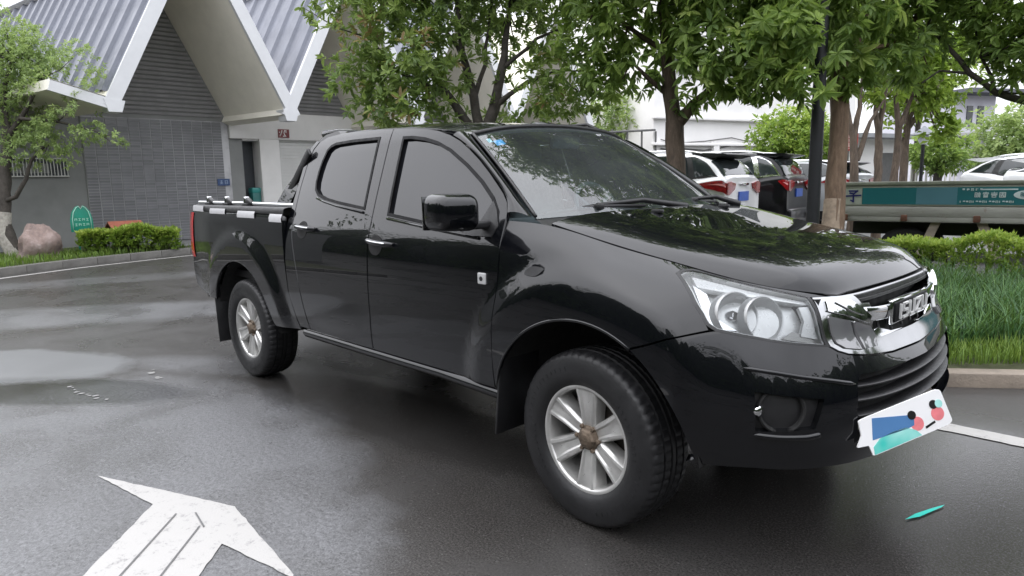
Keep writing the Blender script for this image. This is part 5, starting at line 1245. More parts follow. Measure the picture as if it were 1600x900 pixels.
# sport bar behind the cab
def sport_bar(sg):
    yb = -.765*sg
    outer = [(-2.76,1.222),(-2.70,1.30),(-2.40,1.56),(-2.33,1.618),(-2.24,1.655),(-2.10,1.672),(-2.06,1.645),(-2.21,1.612),(-2.29,1.545),(-2.52,1.30),(-2.57,1.222)]
    outer_ = [(-2.74,1.222),(-2.70,1.30),(-2.40,1.56),(-2.33,1.618),(-2.24,1.655),(-2.10,1.672),(-2.06,1.640),(-2.25,1.60),(-2.36,1.50),(-2.405,1.36),(-2.41,1.222)]
    slot = [(-2.640,1.318),(-2.335,1.575),(-2.300,1.572),(-2.365,1.50),(-2.500,1.300),(-2.565,1.29)]
    bm = bmesh.new()
    pv = [bm.verts.new((x, 0, z)) for x, z in outer]
    es = [bm.edges.new((a[i], a[(i+1) % len(a)])) for a in (pv,) for i in range(len(a))]
    bmesh.ops.triangle_fill(bm, use_beauty=True, edges=es)
    r = bmesh.ops.extrude_face_region(bm, geom=bm.faces[:]); bmesh.ops.translate(bm, verts=[v for v in r['geom'] if isinstance(v, bmesh.types.BMVert)], vec=(0, .06*sg, 0))
    for v in bm.verts: v.co.y += yb + sg*(v.co.z - 1.22)*.26
    o = bm_obj('sport_bar_arm', bm, PAINT, T)
    return o
sb = sport_bar(1)
sport_bar(-1)
box('sport_bar_insert', (-2.475, -.726, 1.43), (.40, .022, .050), PLASTIC, sb, .006, rot=Matrix.Rotation(rad(-40), 3, 'Y') @ Matrix.Rotation(rad(0), 3, 'X'))
box('sport_bar_hoop', (-2.25, 0, 1.665), (.20, 1.26, .045), PAINT, T, .018)

# ---- roof, pillars, glass
panel('roof', ROOF, [(0.02,0.02),(0.02,1),(0.02,3),(0.02,5),(0.02,5.98),(1,6),(2.5,6),(4,6),(5,6),(5,4),(5,2),(5,0),(4,0),(2.5,0),(1,0)], PAINT, T, flange=.03, gap=0)
for sg in (1, -1):                                     # pillar from the wing up to the roof
    low = [(-.470,1.222),(-.490,1.268),(-.53,1.308),(-.652,1.398),(-.74,1.458),(-.83,1.512),(-.91,1.554),(-.97,1.578)]
    bm = bmesh.new(); rows = []
    ts = np.linspace(0, 2, 40); ed = SCREEN.ev(ts, np.zeros(40))
    lx = np.array(low); s_ = np.r_[0, np.cumsum(np.linalg.norm(np.diff(lx, axis=0), axis=1))]; q = np.linspace(0, s_[-1], 40)
    lo_ = np.stack([pchip(s_, lx[:, 0], q), pchip(s_, lx[:, 1], q)], 1); P0 = SIDE.ev(lo_[:, 0], lo_[:, 1])
    W_ = []; NN = []
    for i in range(40):
        a, b = P0[i], ed[i] + np.array([-.004, -.012, .004]); row = []
        for k in np.linspace(0, 1, 7):
            p = a*(1-k) + b*k; nrm = np.array([.35, -.75, .55]); nrm /= np.linalg.norm(nrm)
            row.append(p + nrm*.022*(1-(2*k-1)**2))
        W_.append(row)
    Wv = np.array(W_).reshape(-1, 3)*[1, sg, 1]
    Fq = [(i*7+k, (i+1)*7+k, (i+1)*7+k+1, i*7+k+1) for i in range(39) for k in range(6)]
    Fq = [f[::-1] for f in Fq] if sg > 0 else Fq
    mesh_np('front_pillar', Wv, Fq, PAINT, T, True)
    bm = bmesh.new(); add_tube(bm, SCREEN.ev(np.linspace(.02, 1.98, 24), np.full(24, .03 if sg > 0 else 5.97)) + np.array([.003, 0, .003]), .008, 8)
    bm_obj('windscreen_seal', bm, PLASTIC, T, True)
ws = panel('windscreen', SCREEN, [(.0,.02),(2,.02),(2,3),(2,5.98),(0,5.98),(0,3)], SCREENGLASS, T, flange=0, gap=0, off=-.004)
bm = bmesh.new(); add_tube(bm, SCREEN.ev(np.full(30, 2.), np.linspace(.03, 5.97, 30)), .011, 8); bm_obj('windscreen_top_seal', bm, PLASTIC, T, True)
# black band printed along the glass edge
panel('glass_band', SCREEN, [(0,.02),(.075,.10),(.085,3),(.075,5.9),(0,5.98),(0,3)], PLASTIC, ws, flange=0, gap=0, off=-.007)
panel('sun_band', SCREEN, [(1.86,.12),(1.86,3),(1.86,5.88),(2,5.98),(2,3),(2,.02)], PLASTIC, ws, flange=0, gap=0, off=-.007)
stk = simple('sticker_blue', (.10, .42, .75), .5, 0, .25, 40)
panel('inspection_sticker', SCREEN, [(1.60,.44),(1.60,.70),(1.74,.70),(1.74,.44)], stk, ws, flange=0, gap=0, off=-.007, cell=.5)
panel('inspection_sticker', SCREEN, [(1.71,.30),(1.71,.42),(1.82,.42),(1.82,.30)], simple('sticker_pale', (.55, .72, .80), .5), ws, flange=0, gap=0, off=-.007, cell=.5)
# cowl under the glass
bm = bmesh.new(); rows = []
for y in np.linspace(-1, 1, 21):
    a = SCREEN.ev([0], [3+2.98*y])[0]; b = HOOD.ev([0], [3+2.95*y])[0]
    rows.append([bm.verts.new(a + np.array([-.01, 0, -.004])), bm.verts.new(a + np.array([.02, 0, -.014])), bm.verts.new(a*.35 + b*.65 + np.array([0, 0, -.028])), bm.verts.new(b + np.array([.03, 0, -.03]))])
for a, b in zip(rows, rows[1:]):
    for k in range(3): bm.faces.new((a[k], b[k], b[k+1], a[k+1]))
bm_obj('cowl', bm, PLASTIC, T, True)
def wiper(p0, p1, pa, name='wiper'):
    r = bpy.data.objects.new(name, None); COL.objects.link(r); r.parent = T
    p0, p1, pa = Vector(p0), Vector(p1), Vector(pa)
    mid = (p0+p1)/2
    tube('wiper_blade', [p0, p0.lerp(p1, .3) + Vector((.0, 0, .008)), mid + Vector((0, 0, .012)), p0.lerp(p1, .7) + Vector((0, 0, .008)), p1], [.007, .012, .014, .012, .007], PLASTIC, r)
    tube('wiper_arm', [pa, pa.lerp(mid, .5) + Vector((0, 0, .035)), mid + Vector((0, 0, .02))], [.017, .012, .009], PLASTIC, r)
    box('wiper_joint', tuple(mid + Vector((0, 0, .014))), (.06, .045, .022), PLASTIC, r, .006)
wiper((-.375,-.685,1.212), (-.20,-.20,1.232), (-.12,.02,1.222))
wiper((-.235,.02,1.228), (-.30,.60,1.222), (-.10,.50,1.215))
# ---- bonnet
panel('bonnet', HOOD, [(0,.02),(1,.02),(2,.02),(3,.02),(4,.02),(5,.02),(5.97,.03),(6,1),(6,3),(6,5),(5.97,5.97),(5,5.98),(4,5.98),(3,5.98),(2,5.98),(1,5.98),(0,5.98),(0,4),(0,2)], PAINT, T, flange=.02, gap=.002)
for y in (-.30, .22):
    n_ = box('washer_nozzle', tuple(HOOD.ev([.55], [3+y*3.4])[0] + np.array([0, 0, .006])), (.05, .03, .016), PLASTIC, T, .005)
# ---- wing (front mudguard panel)
def fr_xz(x, z):
    """(u, v) on the nose for a point seen from the side"""
    u = np.interp(x, [r[3][0] for r in FR[:7]], range(7)); v = 3.
    for _ in range(40):
        p = FRONT.ev([u, u+.001, u], [v, v, v+.001]); J = np.array([[(p[1]-p[0])[0], (p[2]-p[0])[0]], [(p[1]-p[0])[2], (p[2]-p[0])[2]]])/.001
        st = np.linalg.solve(J, np.array([x, z]) - p[0][[0, 2]]); st = np.clip(st, -.4, .4); u += st[0]; v += st[1]
        u = min(max(u, 0), 8); v = min(max(v, 0), 7)
    return (float(u), float(v))
RA = .482
arch_f = [fr_xz(RA*math.cos(rad(a)), ZAX + RA*math.sin(rad(a))) for a in np.linspace(59, 166, 26)]
seam_low = fr_xz(.248, .768)
hl = [(3.30,6.40),(3.36,6.66),(3.52,6.87),(3.80,6.955),(4.31,6.93),(5.143,6.80),(5.70,6.60),(6.056,6.42),(6.20,5.40),(6.27,4.50),(6.293,3.56),(5.67,3.76),(5.019,4.043),(4.36,4.246),(4.20,4.45),(4.085,4.845),(3.738,5.609),(3.45,6.15)]
hlg = lambda d: [tuple(p*np.array([.14, .22])/.033) for p in inset_poly(np.array(hl)*.033/np.array([.14, .22]), -d)]
wing = [(.30,7.),fr_xz(-.463,1.12),fr_xz(-.452,1.03),fr_xz(-.456,.90),fr_xz(-.459,.75),fr_xz(-.468,.60),fr_xz(-.473,.47)] + [fr_xz(-.470,.458)] + arch_f[::-1] + [(2.8,3.07),(3.491,3.71),(4.22,4.19)] + [(4.07,4.845),(3.72,5.609),(3.43,6.13),(3.27,6.40),(3.30,6.70),(3.49,6.93),(3.60,7.),(2.6,7.),(1.6,7.)]
panel('wing', FRONT, wing, PAINT, T, flange=.025, mirror=True)
bm = bmesh.new(); add_tube(bm, FRONT.ev([p[0] for p in arch_f], [p[1] for p in arch_f]) + np.array([0, .004, 0]), .007, 8); bm_obj('arch_lip', bm, PAINT, T, True)
# small reflector and vent on the wing
panel('wing_reflector', FRONT, round_poly([(.90,4.86),(1.13,4.90),(1.24,5.19),(1.20,5.27),(1.02,5.26),(.90,5.05)], .3, 3), PLASTIC, T, flange=.004, gap=0, off=.004, cell=.5)
# strip between bonnet edge and lamp top
panel('wing', FRONT, [(3.60,7.),(3.52,6.90),(3.80,6.985),(4.31,6.965),(5.143,6.84),(5.70,6.64),(6.08,6.46),(6.7,6.84),(6.3,7.0),(5,7.0),(4.3,7.0)], PAINT, T, flange=.02, gap=0, mirror=True)
# ---- front bumper with its openings
mir = lambda P: [(18-a, b) for a, b in P][::-1]
fog = [(4.84,2.21),(5.90,2.02),(5.72,1.42),(4.82,1.37)]
lowg = [(6.66,2.30),(6.80,2.46),(7.72,2.40),(9,2.36),(10.28,2.40),(11.20,2.46),(11.34,2.30),(11.44,1.7),(11.40,1.15),(9,1.0),(6.60,1.15),(6.56,1.7)]
b_top = [(2.82,3.04),(3.491,3.66),(4.20,4.11),(4.36,4.19),(5.019,3.99),(5.67,3.70),(6.31,3.49),(6.45,3.22),(6.65,3.05),(7.164,2.88),(7.916,2.73),(9,2.68)]
b_right = [fr_xz(RA*math.cos(rad(a)), ZAX + RA*math.sin(rad(a))) for a in np.linspace(7, 57, 16)]
bump = b_top + mir(b_top)[1:] + mir(b_right) + [(14.3,.10),(13.2,.30),(11.8,.35),(9,.30),(6.2,.35),(4.8,.30),(3.7,.10)] + b_right
bp = panel('front_bumper', FRONT, bump, PAINT, T, [fog, mir(fog), lowg], flange=.03)
# raised ledge above each fog lamp pocket and the lip below it
for mi in (0, 1):
    f_ = mir if mi else (lambda P: P)
    def strip_(name, pts, r, mat, dz=0):
        q = f_(pts); u = np.interp(np.linspace(0, 1, 18), np.linspace(0, 1, len(q)), [a for a, b in q]); v = np.interp(np.linspace(0, 1, 18), np.linspace(0, 1, len(q)), [b for a, b in q])
        P = FRONT.ev(u, v); bm = bmesh.new(); add_tube(bm, P, [r*.3]+[r]*16+[r*.3], 8); return bm_obj(name, bm, mat, bp, True)
    strip_('bumper_ledge', [(4.72,2.80),(5.2,2.68),(5.588,2.56),(6.1,2.42),(6.60,2.27)], .008, PAINT)
    strip_('bumper_lip', [(4.79,1.27),(5.2,1.24),(5.585,1.235),(5.83,1.28)], .011, PAINT)
    fp = f_(fog)
    inn = [tuple(p) for p in np.array(fp)]
    bk = panel('fog_lamp_pocket', FRONT, [tuple(p) for p in inset_poly(np.array(fp), -.06)], PLASTIC, bp, flange=0, gap=0, off=-.028)
    cc = FRONT.ev([5.24 if not mi else 18-5.24], [1.80])[0]; nn = normals(FRONT, [5.24 if not mi else 18-5.24], [1.80])[0]
    # round hood of the missing fog lamp with its bright ring end
    q = Vector(nn).to_track_quat('Y', 'Z').to_matrix().to_4x4()
    hood = lathe_y('fog_lamp_ring', [(.066, -.004), (.072, .000), (.077, -.003), (.079, -.012), (.074, -.014), (.062, -.020), (.050, -.030), (0, -.036)], WELL, bp, 36)
    hood.matrix_local = Matrix.Translation(Vector(cc) - Vector(nn)*.014) @ q
    fl = lathe_y('fog_lamp', [(0, .004), (.010, .005), (.018, 0), (.020, -.010)], CHROME, bp, 24)
    tn = Vector((nn[1], -nn[0], 0)) if not mi else Vector((-nn[1], nn[0], 0))
    fl.matrix_local = Matrix.Translation(Vector(cc) - Vector(nn)*.012 + tn*(.070)*(1 if tn.x < 0 else -1)) @ Matrix.Rotation(rad(0), 4, 'Z') @ q @ Matrix.Rotation(rad(35 if not mi else -35), 4, 'Z')
panel('lower_grille_back', FRONT, [tuple(p) for p in inset_poly(np.array(lowg), -.08)], WELL, bp, flange=0, gap=0, off=-.075)
for va, vb, du in ((2.20, 2.10, .05), (1.88, 1.80, .1), (1.52, 1.46, .02)):
    u = np.linspace(6.66-du*.5, 11.34+du*.5, 40); mid = np.abs(u-9)/2.35
    P = FRONT.ev(u, va - (va-vb)*(1-mid**2)) - normals(FRONT, u, np.full(40, va))*.018
    bm = bmesh.new(); rr = [[bm.verts.new(p + np.array(d)) for d in ((.004, 0, .005), (.007, 0, .002), (.002, 0, -.005), (-.05, 0, -.008), (-.05, 0, .003))] for p in P]
    for a, b in zip(rr, rr[1:]):
        for k in range(5): bm.faces.new((a[k], a[(k+1) % 5], b[(k+1) % 5], b[k]))
    bm_obj('lower_grille_slat', bm, PLASTIC, bp, True, 50)
# ---- headlamps
for mi in (0, 1):
    f_ = mir if mi else (lambda P: P)
    h_ = bpy.data.objects.new('headlamp', None); COL.objects.link(h_); h_.parent = T
    panel('lamp_seal', FRONT, f_(hlg(.012)), PLASTIC, h_, [f_(hlg(-.006))], flange=.03, gap=0, off=.001)
    panel('lamp_bucket', FRONT, f_(hlg(.004)), LAMPGREY, h_, flange=0, gap=0, off=-.062)
    panel('lamp_wall', FRONT, f_(hlg(-.003)), LAMPGREY, h_, [f_(hlg(-.012))], flange=.062, gap=0, off=-.006)
    def at(u, v, d): 
        u = 18-u if mi else u
        return Vector(FRONT.ev([u], [v])[0] - normals(FRONT, [u], [v])[0]*d), Vector(normals(FRONT, [u], [v])[0])
    c, nn = at(4.70, 5.06, .050); nn = (nn + Vector((.9, 0, 0))).normalized()
    q = nn.to_track_quat('Y', 'Z').to_matrix().to_4x4()
    bowl = lathe_y('reflector_bowl', [(0, -.045), (.03, -.042), (.055, -.025), (.070, 0), (.076, .022), (.080, .024), (.083, .016), (.084, -.02)], BOWL, h_, 40); bowl.matrix_local = Matrix.Translation(c) @ q
    bulb = lathe_y('bulb_cap', [(0, .012), (.014, .010), (.020, 0), (.020, -.035)], CHROME, h_, 20); bulb.matrix_local = Matrix.Translation(c) @ q
    c, nn = at(5.20, 4.98, .044); nn = (nn + Vector((.9, 0, 0))).normalized(); q = nn.to_track_quat('Y', 'Z').to_matrix().to_4x4()
    b2 = lathe_y('high_beam_bowl', [(0, -.045), (.03, -.041), (.052, -.024), (.066, 0), (.071, .020), (.075, .022), (.078, .014), (.079, -.02)], BOWL, h_, 32); b2.matrix_local = Matrix.Translation(c) @ q
    panel('lamp_brow', FRONT, f_([(3.52,6.75),(4.31,6.80),(5.143,6.66),(6.03,6.30),(6.08,5.95),(5.2,6.15),(4.3,6.20),(3.75,6.15)]), LAMPGREY, h_, flange=.02, gap=0, off=-.022)
    panel('lamp_side_trim', FRONT, f_([(3.60,6.3),(4.0,5.9),(4.40,4.75),(4.75,4.35),(4.42,4.32),(4.22,4.62),(4.08,5.05)]), REFLECTOR, h_, flange=.02, gap=0, off=-.026)
    panel('lamp_inner_trim', FRONT, f_([(5.9,4.15),(6.24,3.95),(6.18,4.95),(6.08,5.8),(5.86,5.7),(5.98,4.9)]), LAMPGREY, h_, flange=.02, gap=0, off=-.020)
    ind = panel('indicator_lens', FRONT, f_([(5.55,4.05),(6.20,3.70),(6.22,4.05),(5.75,4.40)]), simple('indicator_grey', (.20, .20, .19), .2, .5), h_, flange=.01, gap=0, off=-.026)
    panel('lamp_lens', FRONT, f_(hl), LENS, h_, flange=0, gap=0)
# ---- grille
G = bpy.data.objects.new('grille', None); COL.objects.link(G); G.parent = T
g_out = [(6.16,6.40),(6.26,5.2),(6.345,3.50),(6.47,3.26),(6.66,3.09),(7.164,2.92),(7.916,2.77),(9,2.72)]
g_top = [(9,6.93),(8,6.93),(7.2,6.93),(6.75,6.84)]
g_hole_l = [(7.32,6.72),(7.40,5.85),(7.62,5.75),(7.70,4.95),(7.56,4.35),(7.62,3.62),(7.75,3.42),(9,3.36)]
def symm(l): return l + mir([p for p in l if abs(p[0]-9) > 1e-6])
hole = [(9,6.72)] + g_hole_l; hole = hole + mir([p for p in g_hole_l if p[0] < 8.999])
panel('grille_surround', FRONT, [(9,6.93)] + g_top[1:] + g_out + mir([p for p in g_out if p[0] < 8.999]) + mir([p for p in g_top if p[0] < 8.999]), CHROME2, G, [hole], flange=.05, gap=.001, off=.003, cell=.6)
panel('grille_back', FRONT, [(7.2,6.9),(7.2,3.2),(9,3.1),(10.8,3.2),(10.8,6.9),(9,6.95)], WELL, G, flange=0, gap=0, off=-.05)
# creased chrome shoulders of the grille and the divided side cells
for mi in (0, 1):
    f_ = mir if mi else (lambda P: P)
    panel('grille_wing', FRONT, f_([(6.44,6.20),(6.80,6.42),(7.10,6.15),(7.50,4.95),(7.42,4.55),(6.95,5.15),(6.42,5.45)]), CHROME, G, flange=.02, gap=0, off=.013, cell=.6)
    panel('grille_wing', FRONT, f_([(6.62,6.0),(6.85,6.12),(7.26,5.1),(6.98,5.40)]), CHROME, G, flange=.012, gap=0, off=.020, cell=.5)
    panel('grille_cell', FRONT, f_([(6.42,5.18),(6.92,4.92),(6.98,3.15),(6.62,3.32),(6.48,3.62)]), tint_glass('smoked_chrome', (.10, .10, .105), 2.6) if not mi else bpy.data.materials['smoked_chrome'], G, flange=.02, gap=0, off=.010, cell=.6)
    panel('grille_cell', FRONT, f_([(7.02,4.86),(7.44,4.35),(7.52,3.55),(7.42,3.12),(7.04,3.14)]), bpy.data.materials['smoked_chrome'], G, flange=.02, gap=0, off=.012, cell=.6)
    panel('grille_corner', FRONT, f_([(7.60,3.95),(7.72,4.05),(8.15,3.52),(8.6,3.42),(7.80,3.38),(7.64,3.55)]), CHROME, G, flange=.03, gap=0, off=.002, cell=.5)
def bar(name, uu, vv, dz0, dz1, proud, mat, par, back=.05):
    P = FRONT.ev(uu, vv); bm = bmesh.new(); R_ = []
    for p in P: R_.append([bm.verts.new(p + np.array(d)) for d in ((proud-.004, 0, dz1), (proud, 0, dz1*.7), (proud, 0, dz0*.7), (proud-.004, 0, dz0), (proud-back, 0, dz0), (proud-back, 0, dz1))])
    for a, b in zip(R_, R_[1:]):
        for k in range(6): bm.faces.new((a[k], a[(k+1) % 6], b[(k+1) % 6], b[k]))
    bm.faces.new(R_[0]); bm.faces.new(R_[-1][::-1])
    return bm_obj(name, bm, mat, par, True, 40)
uu = np.linspace(7.40, 10.60, 30)
bar('grille_bar', uu, np.full(30, 5.05) - .25*(1-((uu-9)/1.6)**2), -.022, .028, .008, CHROME, G)
bar('grille_bar', np.linspace(7.35, 10.65, 30), np.full(30, 6.45), -.009, .009, .0, PLASTIC, G)
bar('grille_bar', np.linspace(7.35, 10.65, 30), np.full(30, 6.02), -.007, .007, -.004, PLASTIC, G)
for u in (8.1, 8.55, 9.0, 9.45, 9.9):
    a = FRONT.ev([u], [3.3])[0]; b = FRONT.ev([u], [4.6])[0]
    tube('grille_rib', [a - np.array([.035, 0, 0]), b - np.array([.035, 0, 0])], .005, PLASTIC, G, 6)
# name plate: black bar with the five chrome letters
xf = FRONT.ev([9], [4.82])[0]
zc = xf[2] - .002; xp = xf[0] + .004
np_ = box('name_plate', (xp, 0, zc), (.03, .38, .074), TRIM, G, .006)
box('name_plate_frame', (xp-.004, 0, zc), (.026, .398, .090), CHROME, np_, .008)
def letter(strokes, yc, w_, h_=.048, t=.0082):
    """flat strokes in letter units (0..1), front face looking forward; reading left to right is +y seen from the front"""
    bm = bmesh.new()
    for (x0, z0, x1, z1) in strokes:
        a = Vector((0, (x0-.5)*w_, (z0-.5)*h_)); b = Vector((0, (x1-.5)*w_, (z1-.5)*h_)); d = b - a; L_ = d.length; d.normalize()
        ang = math.atan2(d.z, d.y); add_box(bm, tuple((a+b)/2), (.009, L_ + t*.9, t), Matrix.Rotation(ang, 3, 'X'))
    for v in bm.verts: v.co += Vector((xp + .0175, yc, zc))
    return bm_obj('letter', bm, LETTER, np_)
lw = .050; ys = (-.143, -.086, -.011, .064, .139)
letter([(.5, 0, .5, 1)], ys[0], .02)
letter([(1, 1, 0, 1), (0, 1, 0, .5), (0, .5, 1, .5), (1, .5, 1, 0), (1, 0, 0, 0)], ys[1], lw)
letter([(0, 1, 0, 0), (0, 0, 1, 0), (1, 0, 1, 1)], ys[2], lw)
letter([(0, 1, 1, 1), (1, 1, 0, 0), (0, 0, 1, 0)], ys[3], lw)
letter([(0, 1, 0, 0), (0, 0, 1, 0), (1, 0, 1, 1)], ys[4], lw)
# ---- door mirrors
def rbox(name, c, s, mat, par, r, taper=None, rot=None):
    bm = bmesh.new(); add_box(bm, (0, 0, 0), s)
    if taper: taper(bm)
    bmesh.ops.bevel(bm, geom=bm.edges[:], offset=r, segments=5, affect='EDGES', profile=.5)
    bm.transform(Matrix.Translation(Vector(c)) @ (rot.to_4x4() if rot else Matrix.Identity(4))); return bm_obj(name, bm, mat, par, True)
for sg in (1, -1):
    def tp(bm):
        for v in bm.verts:
            if v.co.x > 0: v.co.y *= .88; v.co.z *= .86
            if v.co.y*sg < 0 and v.co.z < 0: v.co.z += .012
    mr = rbox('door_mirror', (-.575, -1.030*sg, 1.226), (.15, .225, .172), PAINT, T, .046, tp, Matrix.Rotation(rad(-8*sg), 3, 'Z'))
    if sg < 0: mr.location = (-.22, -.06, -.03); mr.rotation_euler = (0, 0, rad(4))
    rbox('mirror_arm', (-.575, -.895*sg, 1.170), (.06, .12, .034), PLASTIC, mr, .012)
    box('mirror_glass', (-.655, -1.03*sg, 1.226), (.004, .19, .14), CHROME, mr)
# ---- wheels
def tyre_wob(k, j):
    return 0
WR = .352
def make_wheel(full=True):
    wv = bpy.data.objects.new('wheel', None); COL.objects.link(wv); wv.parent = T
    prof = [(.205,-.085),(.222,-.104),(.245,-.116),(.275,-.1195),(.300,-.1175),(.322,-.1125),(.333,-.108),(.341,-.101),(.3475,-.088),(.3505,-.066)]
    lug = {7: .0, 8: .0, 9: .0}
    mids = [(.3505,-.062),(.343,-.060),(.343,-.052),(.352,-.050),(.352,-.020),(.344,-.018),(.344,-.010),(.352,-.008)]
    half = prof + mids
    pr = half + [(r, -y) for r, y in half[::-1]]
    nseg = 232; nP = len(pr)
    def wob(k, j):
        jj = min(j, nP-1-j)
        if k % 4 == 0:
            if jj in (7, 8, 9): return -.0050
            if jj in (13, 14): return -.003
        return .001*math.sin(k*1.7+jj) if jj in (4, 5) else 0
    ty = lathe_y('tyre', pr, RUBBER, wv, nseg, True, 28, wob)
    # raised ring of marks on the side wall
    bm = bmesh.new()
    for k in range(64):
        a = 2*math.pi*k/64
        if 8 < k % 32 < 19: continue
        r0 = .262 if k % 32 < 9 else .285
        add_box(bm, (r0*math.cos(a), -.1192, r0*math.sin(a)), (.015, .0022, .008 if k % 3 else .004), Matrix.Rotation(-a, 3, 'Y'))
    sm = bm_obj('sidewall_mark', bm, RUBBER, ty); sm['kind'] = 'stuff'
    rim = lathe_y('rim', [(.195,.10),(.198,-.05),(.197,-.086),(.200,-.094),(.208,-.099),(.2155,-.0985),(.218,-.092),(.214,-.086)], SILVER, wv, 72)
    lathe_y('brake_disc', [(0,-.005),(.13,-.005),(.165,-.008),(.165,.02),(0,.02)], IRON, wv, 40)
    lathe_y('rim_back', [(0,.05),(.196,.05)], WELL, wv, 40)
    sp = None
    def spoke_mesh():
        # flat faced, wedge flanked spoke along +x: cross sections (r, half width face, half width root, face y)
        rows = []
        bm = bmesh.new()
        for r, hf, hr, yf in ((.045,.027,.036,-.072),(.075,.0275,.039,-.080),(.12,.032,.043,-.085),(.165,.039,.048,-.090),(.199,.046,.054,-.094)):
            rows.append([bm.verts.new(p) for p in ((r, -.020, -hr), (r, yf+.012, -hr+.002), (r, yf, -hf), (r, yf-.0005, -hf*.72), (r, yf+.0055, -hf*.45), (r, yf+.0055, hf*.45), (r, yf-.0005, hf*.72), (r, yf, hf), (r, yf+.012, hr-.002), (r, -.020, hr))])
        for a, b in zip(rows, rows[1:]):
            for k in range(9): bm.faces.new((a[k], b[k], b[k+1], a[k+1]))
        bm.faces.new(rows[0]); bm.faces.new(rows[-1][::-1])
        bmesh.ops.bevel(bm, geom=[e for e in bm.edges if len(e.link_faces) == 2 and e.calc_face_angle() > .5], offset=.0025, segments=2, affect='EDGES')
        return bm
    for k in range(6):
        if sp is None: sp = o = bm_obj('spoke', spoke_mesh(), SILVER, rim, True, 30)
        else: o = sp.copy(); COL.objects.link(o)
        o.rotation_euler = (0, rad(-90 - 60*k), 0)
    cap = lathe_y('hub_cap', [(0,-.099),(.022,-.098),(.036,-.093),(.043,-.086),(.046,-.076),(.056,-.072),(.060,-.05)], RUST, rim, 6, False)
    nut = None
    for k in range(6):
        if nut is None: nut = o = lathe_y('wheel_nut', [(0,-.090),(.007,-.090),(.0095,-.086),(.0095,-.06)], RUST, rim, 6, False)
        else: o = nut.copy(); COL.objects.link(o)
        a = rad(-90 - 60*k + 30); o.location = (.056*math.cos(a), 0.004, -.051*math.sin(a))
    return wv
wh = make_wheel()
ws_ = [(0, -.775, 1, -2.7), (WB, -.775, 1, 0), (0, .775, -1, -2.7), (WB, .775, -1, 0)]
for i, (x, y, sg, st) in enumerate(ws_):
    o = wh if i == 0 else copy_tree(wh, T)
    o.location = (x, y, WR); o.rotation_euler = (0, rad(7*i), rad(st) + (0 if sg > 0 else math.pi))
# wheel wells, flaps, underbody
for cx, r in ((0, .50), (WB, .505)):
    bm = bmesh.new(); rr = []
    for a in np.linspace(4, 176, 24):
        rr.append([bm.verts.new((cx + r*math.cos(rad(a)), y, ZAX + r*math.sin(rad(a)))) for y in (-.875, -.45)])
    for a, b in zip(rr, rr[1:]): bm.faces.new((a[0], b[0], b[1], a[1]))
    bm.faces.new([q[1] for q in rr])
    o = bm_obj('wheel_well', bm, WELL, T, True); o2 = o.copy(); COL.objects.link(o2); o2.scale.y = -1; o2.parent = T
for x, z0, z1, t in ((-.455, .26, .62, 6), (WB-.485, .185, .62, -4)):
    for sg in (1, -1):
        box('mud_flap', (x, -.79*sg, (z0+z1)/2), (.012, .24, z1-z0), PLASTIC, T, .004, rot=Matrix.Rotation(rad(t), 3, 'Y'))
box('underbody', (-1.55, 0, .47), (2.05, 1.50, .10), WELL, T)
box('underbody', (0, 0, .55), (1.5, .86, .18), WELL, T)
box('underbody', (-3.2, 0, .56), (1.7, .86, .16), WELL, T)
for sg in (1, -1): box('chassis_rail', (-1.7, .40*sg, .40), (4.6, .08, .12), WELL, T)
tube('rear_axle', [(WB, -.7, .352), (WB, 0, .352), (WB, .7, .352)], [.05, .09, .05], IRON, T)
tube('front_axle', [(0, -.7, .352), (0, .7, .352)], .035, IRON, T)
box('radiator_block', (.62, 0, .70), (.25, 1.15, .5), WELL, T)
box('engine_block', (.1, 0, .83), (.9, .96, .36), WELL, T)
# ---- cabin
box('dashboard', (-.56, 0, 1.075), (.62, 1.46, .19), CABIN, T, .05, 4)
dd = box('cab_floor', (-1.35, 0, .60), (1.8, 1.5, .06), CABIN, T)
box('cab_back_wall', (-2.36, 0, 1.03), (.03, 1.46, .56), CABIN, T)
box('rear_window', (-2.36, 0, 1.45), (.02, 1.24, .28), TINT, T)
for y in (-.37, .37):
    st = box('seat', (-1.25, y, .95), (.46, .50, .16), SEATM, T, .05, 3)
    box('seat_back', (-1.46, y, 1.22), (.15, .48, .56), SEATM, st, .06, 3, rot=Matrix.Rotation(rad(-14), 3, 'Y'))
    box('head_rest', (-1.53, y, 1.52), (.09, .27, .15), SEATM, st, .04, 3)
box('rear_bench', (-2.0, 0, 1.08), (.5, 1.3, .5), SEATM, T, .08, 3)
bm = bmesh.new(); pts = []
Rw = Matrix.Translation((-.92, .37, 1.165)) @ Matrix.Rotation(rad(62), 4, 'Y')
ring = [Rw @ Vector((.185*math.cos(a), .185*math.sin(a), 0)) for a in np.linspace(0, 2*math.pi, 41)]
add_tube(bm, ring, .016, 8, False)
for a in (0, 2.2, 4.1): add_tube(bm, [Rw @ Vector((0, 0, -.02)), Rw @ Vector((.18*math.cos(a), .18*math.sin(a), 0))], .014, 6)
bm_obj('steering_wheel', bm, CABIN, T, True)
mr_ = box('rear_view_mirror', (-.86, 0, 1.555), (.03, .22, .07), CABIN, T, .015, rot=Matrix.Rotation(rad(10), 3, 'Y'))
pp = box('paper_pile', (-.52, -.44, 1.178), (.10, .13, .012), WHITETAPE, T, .003, rot=Matrix.Rotation(rad(20), 3, 'Z'))
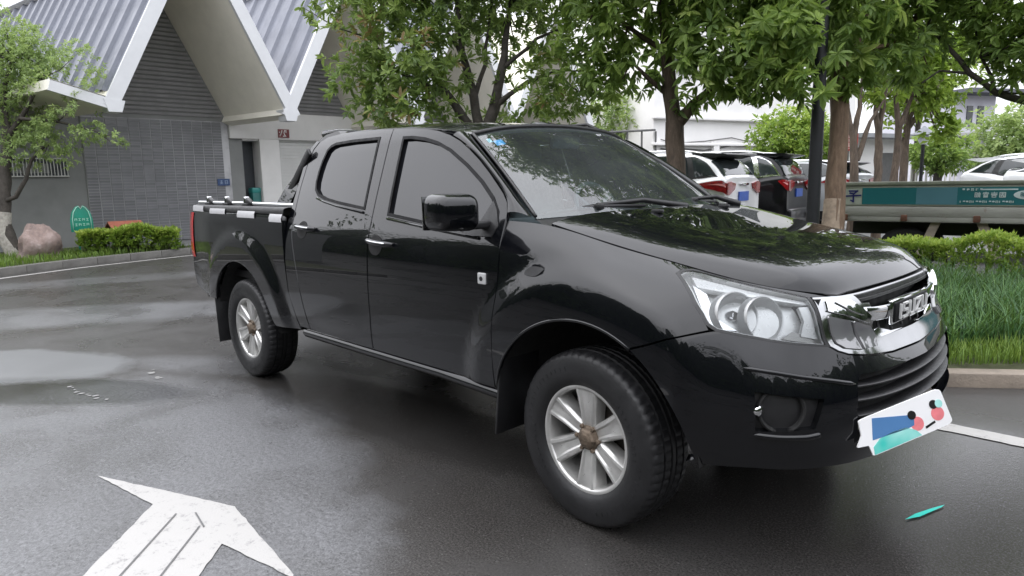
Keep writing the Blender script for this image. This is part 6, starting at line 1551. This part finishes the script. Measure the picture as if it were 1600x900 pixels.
# roof aerial fin
bm = bmesh.new(); add_tube(bm, [(-1.30,.40,1.672),(-1.40,.40,1.70),(-1.50,.40,1.716)], [.03,.02,.008], 8); bm_obj('roof_aerial', bm, PAINT, T, True)
tube('roof_rail', [(-1.5,.60,1.662),(-1.45,.60,1.70),(-1.2,.60,1.698),(-1.1,.60,1.655)], .010, PLASTIC, T)
# ---- digital face sticker over the number plate, built as a white card
PC = empty('sticker_overlay', 'digital face sticker overlay built as a white card at the front bumper', 'card', loc=(.97, -.38, .54))
c0_, c1_, c3_ = Vector((.923,-.513,.442)), Vector((1.073,-.211,.514)), Vector((.883,-.556,.566))
ex_ = c1_ - c0_; ey_ = c3_ - c0_; en_ = ex_.cross(ey_).normalized()
def card_pt(u, v, h): return c0_ + ex_*u + ey_*v + en_*h - Vector((.97,-.38,.54))
def card(name, poly, h0, h1, mat, par):
    bm = bmesh.new(); a = [bm.verts.new(card_pt(u, v, h0)) for u, v in poly]; b = [bm.verts.new(card_pt(u, v, h1)) for u, v in poly]
    bm.faces.new(b); bm.faces.new(a[::-1]); n = len(poly)
    for i in range(n): bm.faces.new((a[i], a[(i+1) % n], b[(i+1) % n], b[i]))
    return bm_obj(name, bm, mat, par)
disc = lambda cu, cv, r, rv=None, n=20: [(cu + r*.40*math.cos(t), cv + r*math.sin(t)) for t in np.linspace(0, 2*math.pi, n+1)[:-1]]
bo = card('board', round_poly([(0,0),(1,0),(1,1),(0,1),(-.035,.60),(-.13,.36),(.0,.30)], .10, 4), -.004, 0, simple('white_card', (.86,.86,.86), .5, 0, .02, 8), PC)
card('blue_patch', [(.146,.925),(.60,.60),(.56,.34),(.48,.32),(.06,.39)], 0, .0008, simple('card_blue', (.075,.20,.42), .5, 0, .05, 8), bo)
TE = Mat('card_teal').set(Roughness=.5); g_ = TE.node('ShaderNodeTexCoord').outputs['Object']; TE.to(TE.ramp(TE.noise(9, 2, .4), [(.35, (.05,.55,.47)), (.7, (.45,.80,.75))]), 'Base Color'); TE = TE.m
card('teal_patch', [(.02,.02),(.04,.22),(.14,.36),(.30,.40),(.46,.37),(.56,.20),(.60,.02)], 0, .0008, TE, bo)
BK = simple('card_black', (.006,.006,.006), .5); PKM = simple('card_pink', (.80,.22,.24), .5, 0, .12, 30)
for u, v in ((.855,.66),(.575,.61)): card('eye', disc(u, v, .12), .0009, .0016, BK, bo)
card('cheek', disc(.865,.39,.19), 0, .0009, PKM, bo); card('cheek', disc(.60,.345,.19), 0, .0007, PKM, bo)
card('teal_dot', disc(.915,.63,.11), .0017, .0023, TE, bo)
card('mouth', [(.675,.135),(.80,.19),(.80,.25),(.675,.195)], .0009, .0016, BK, bo)
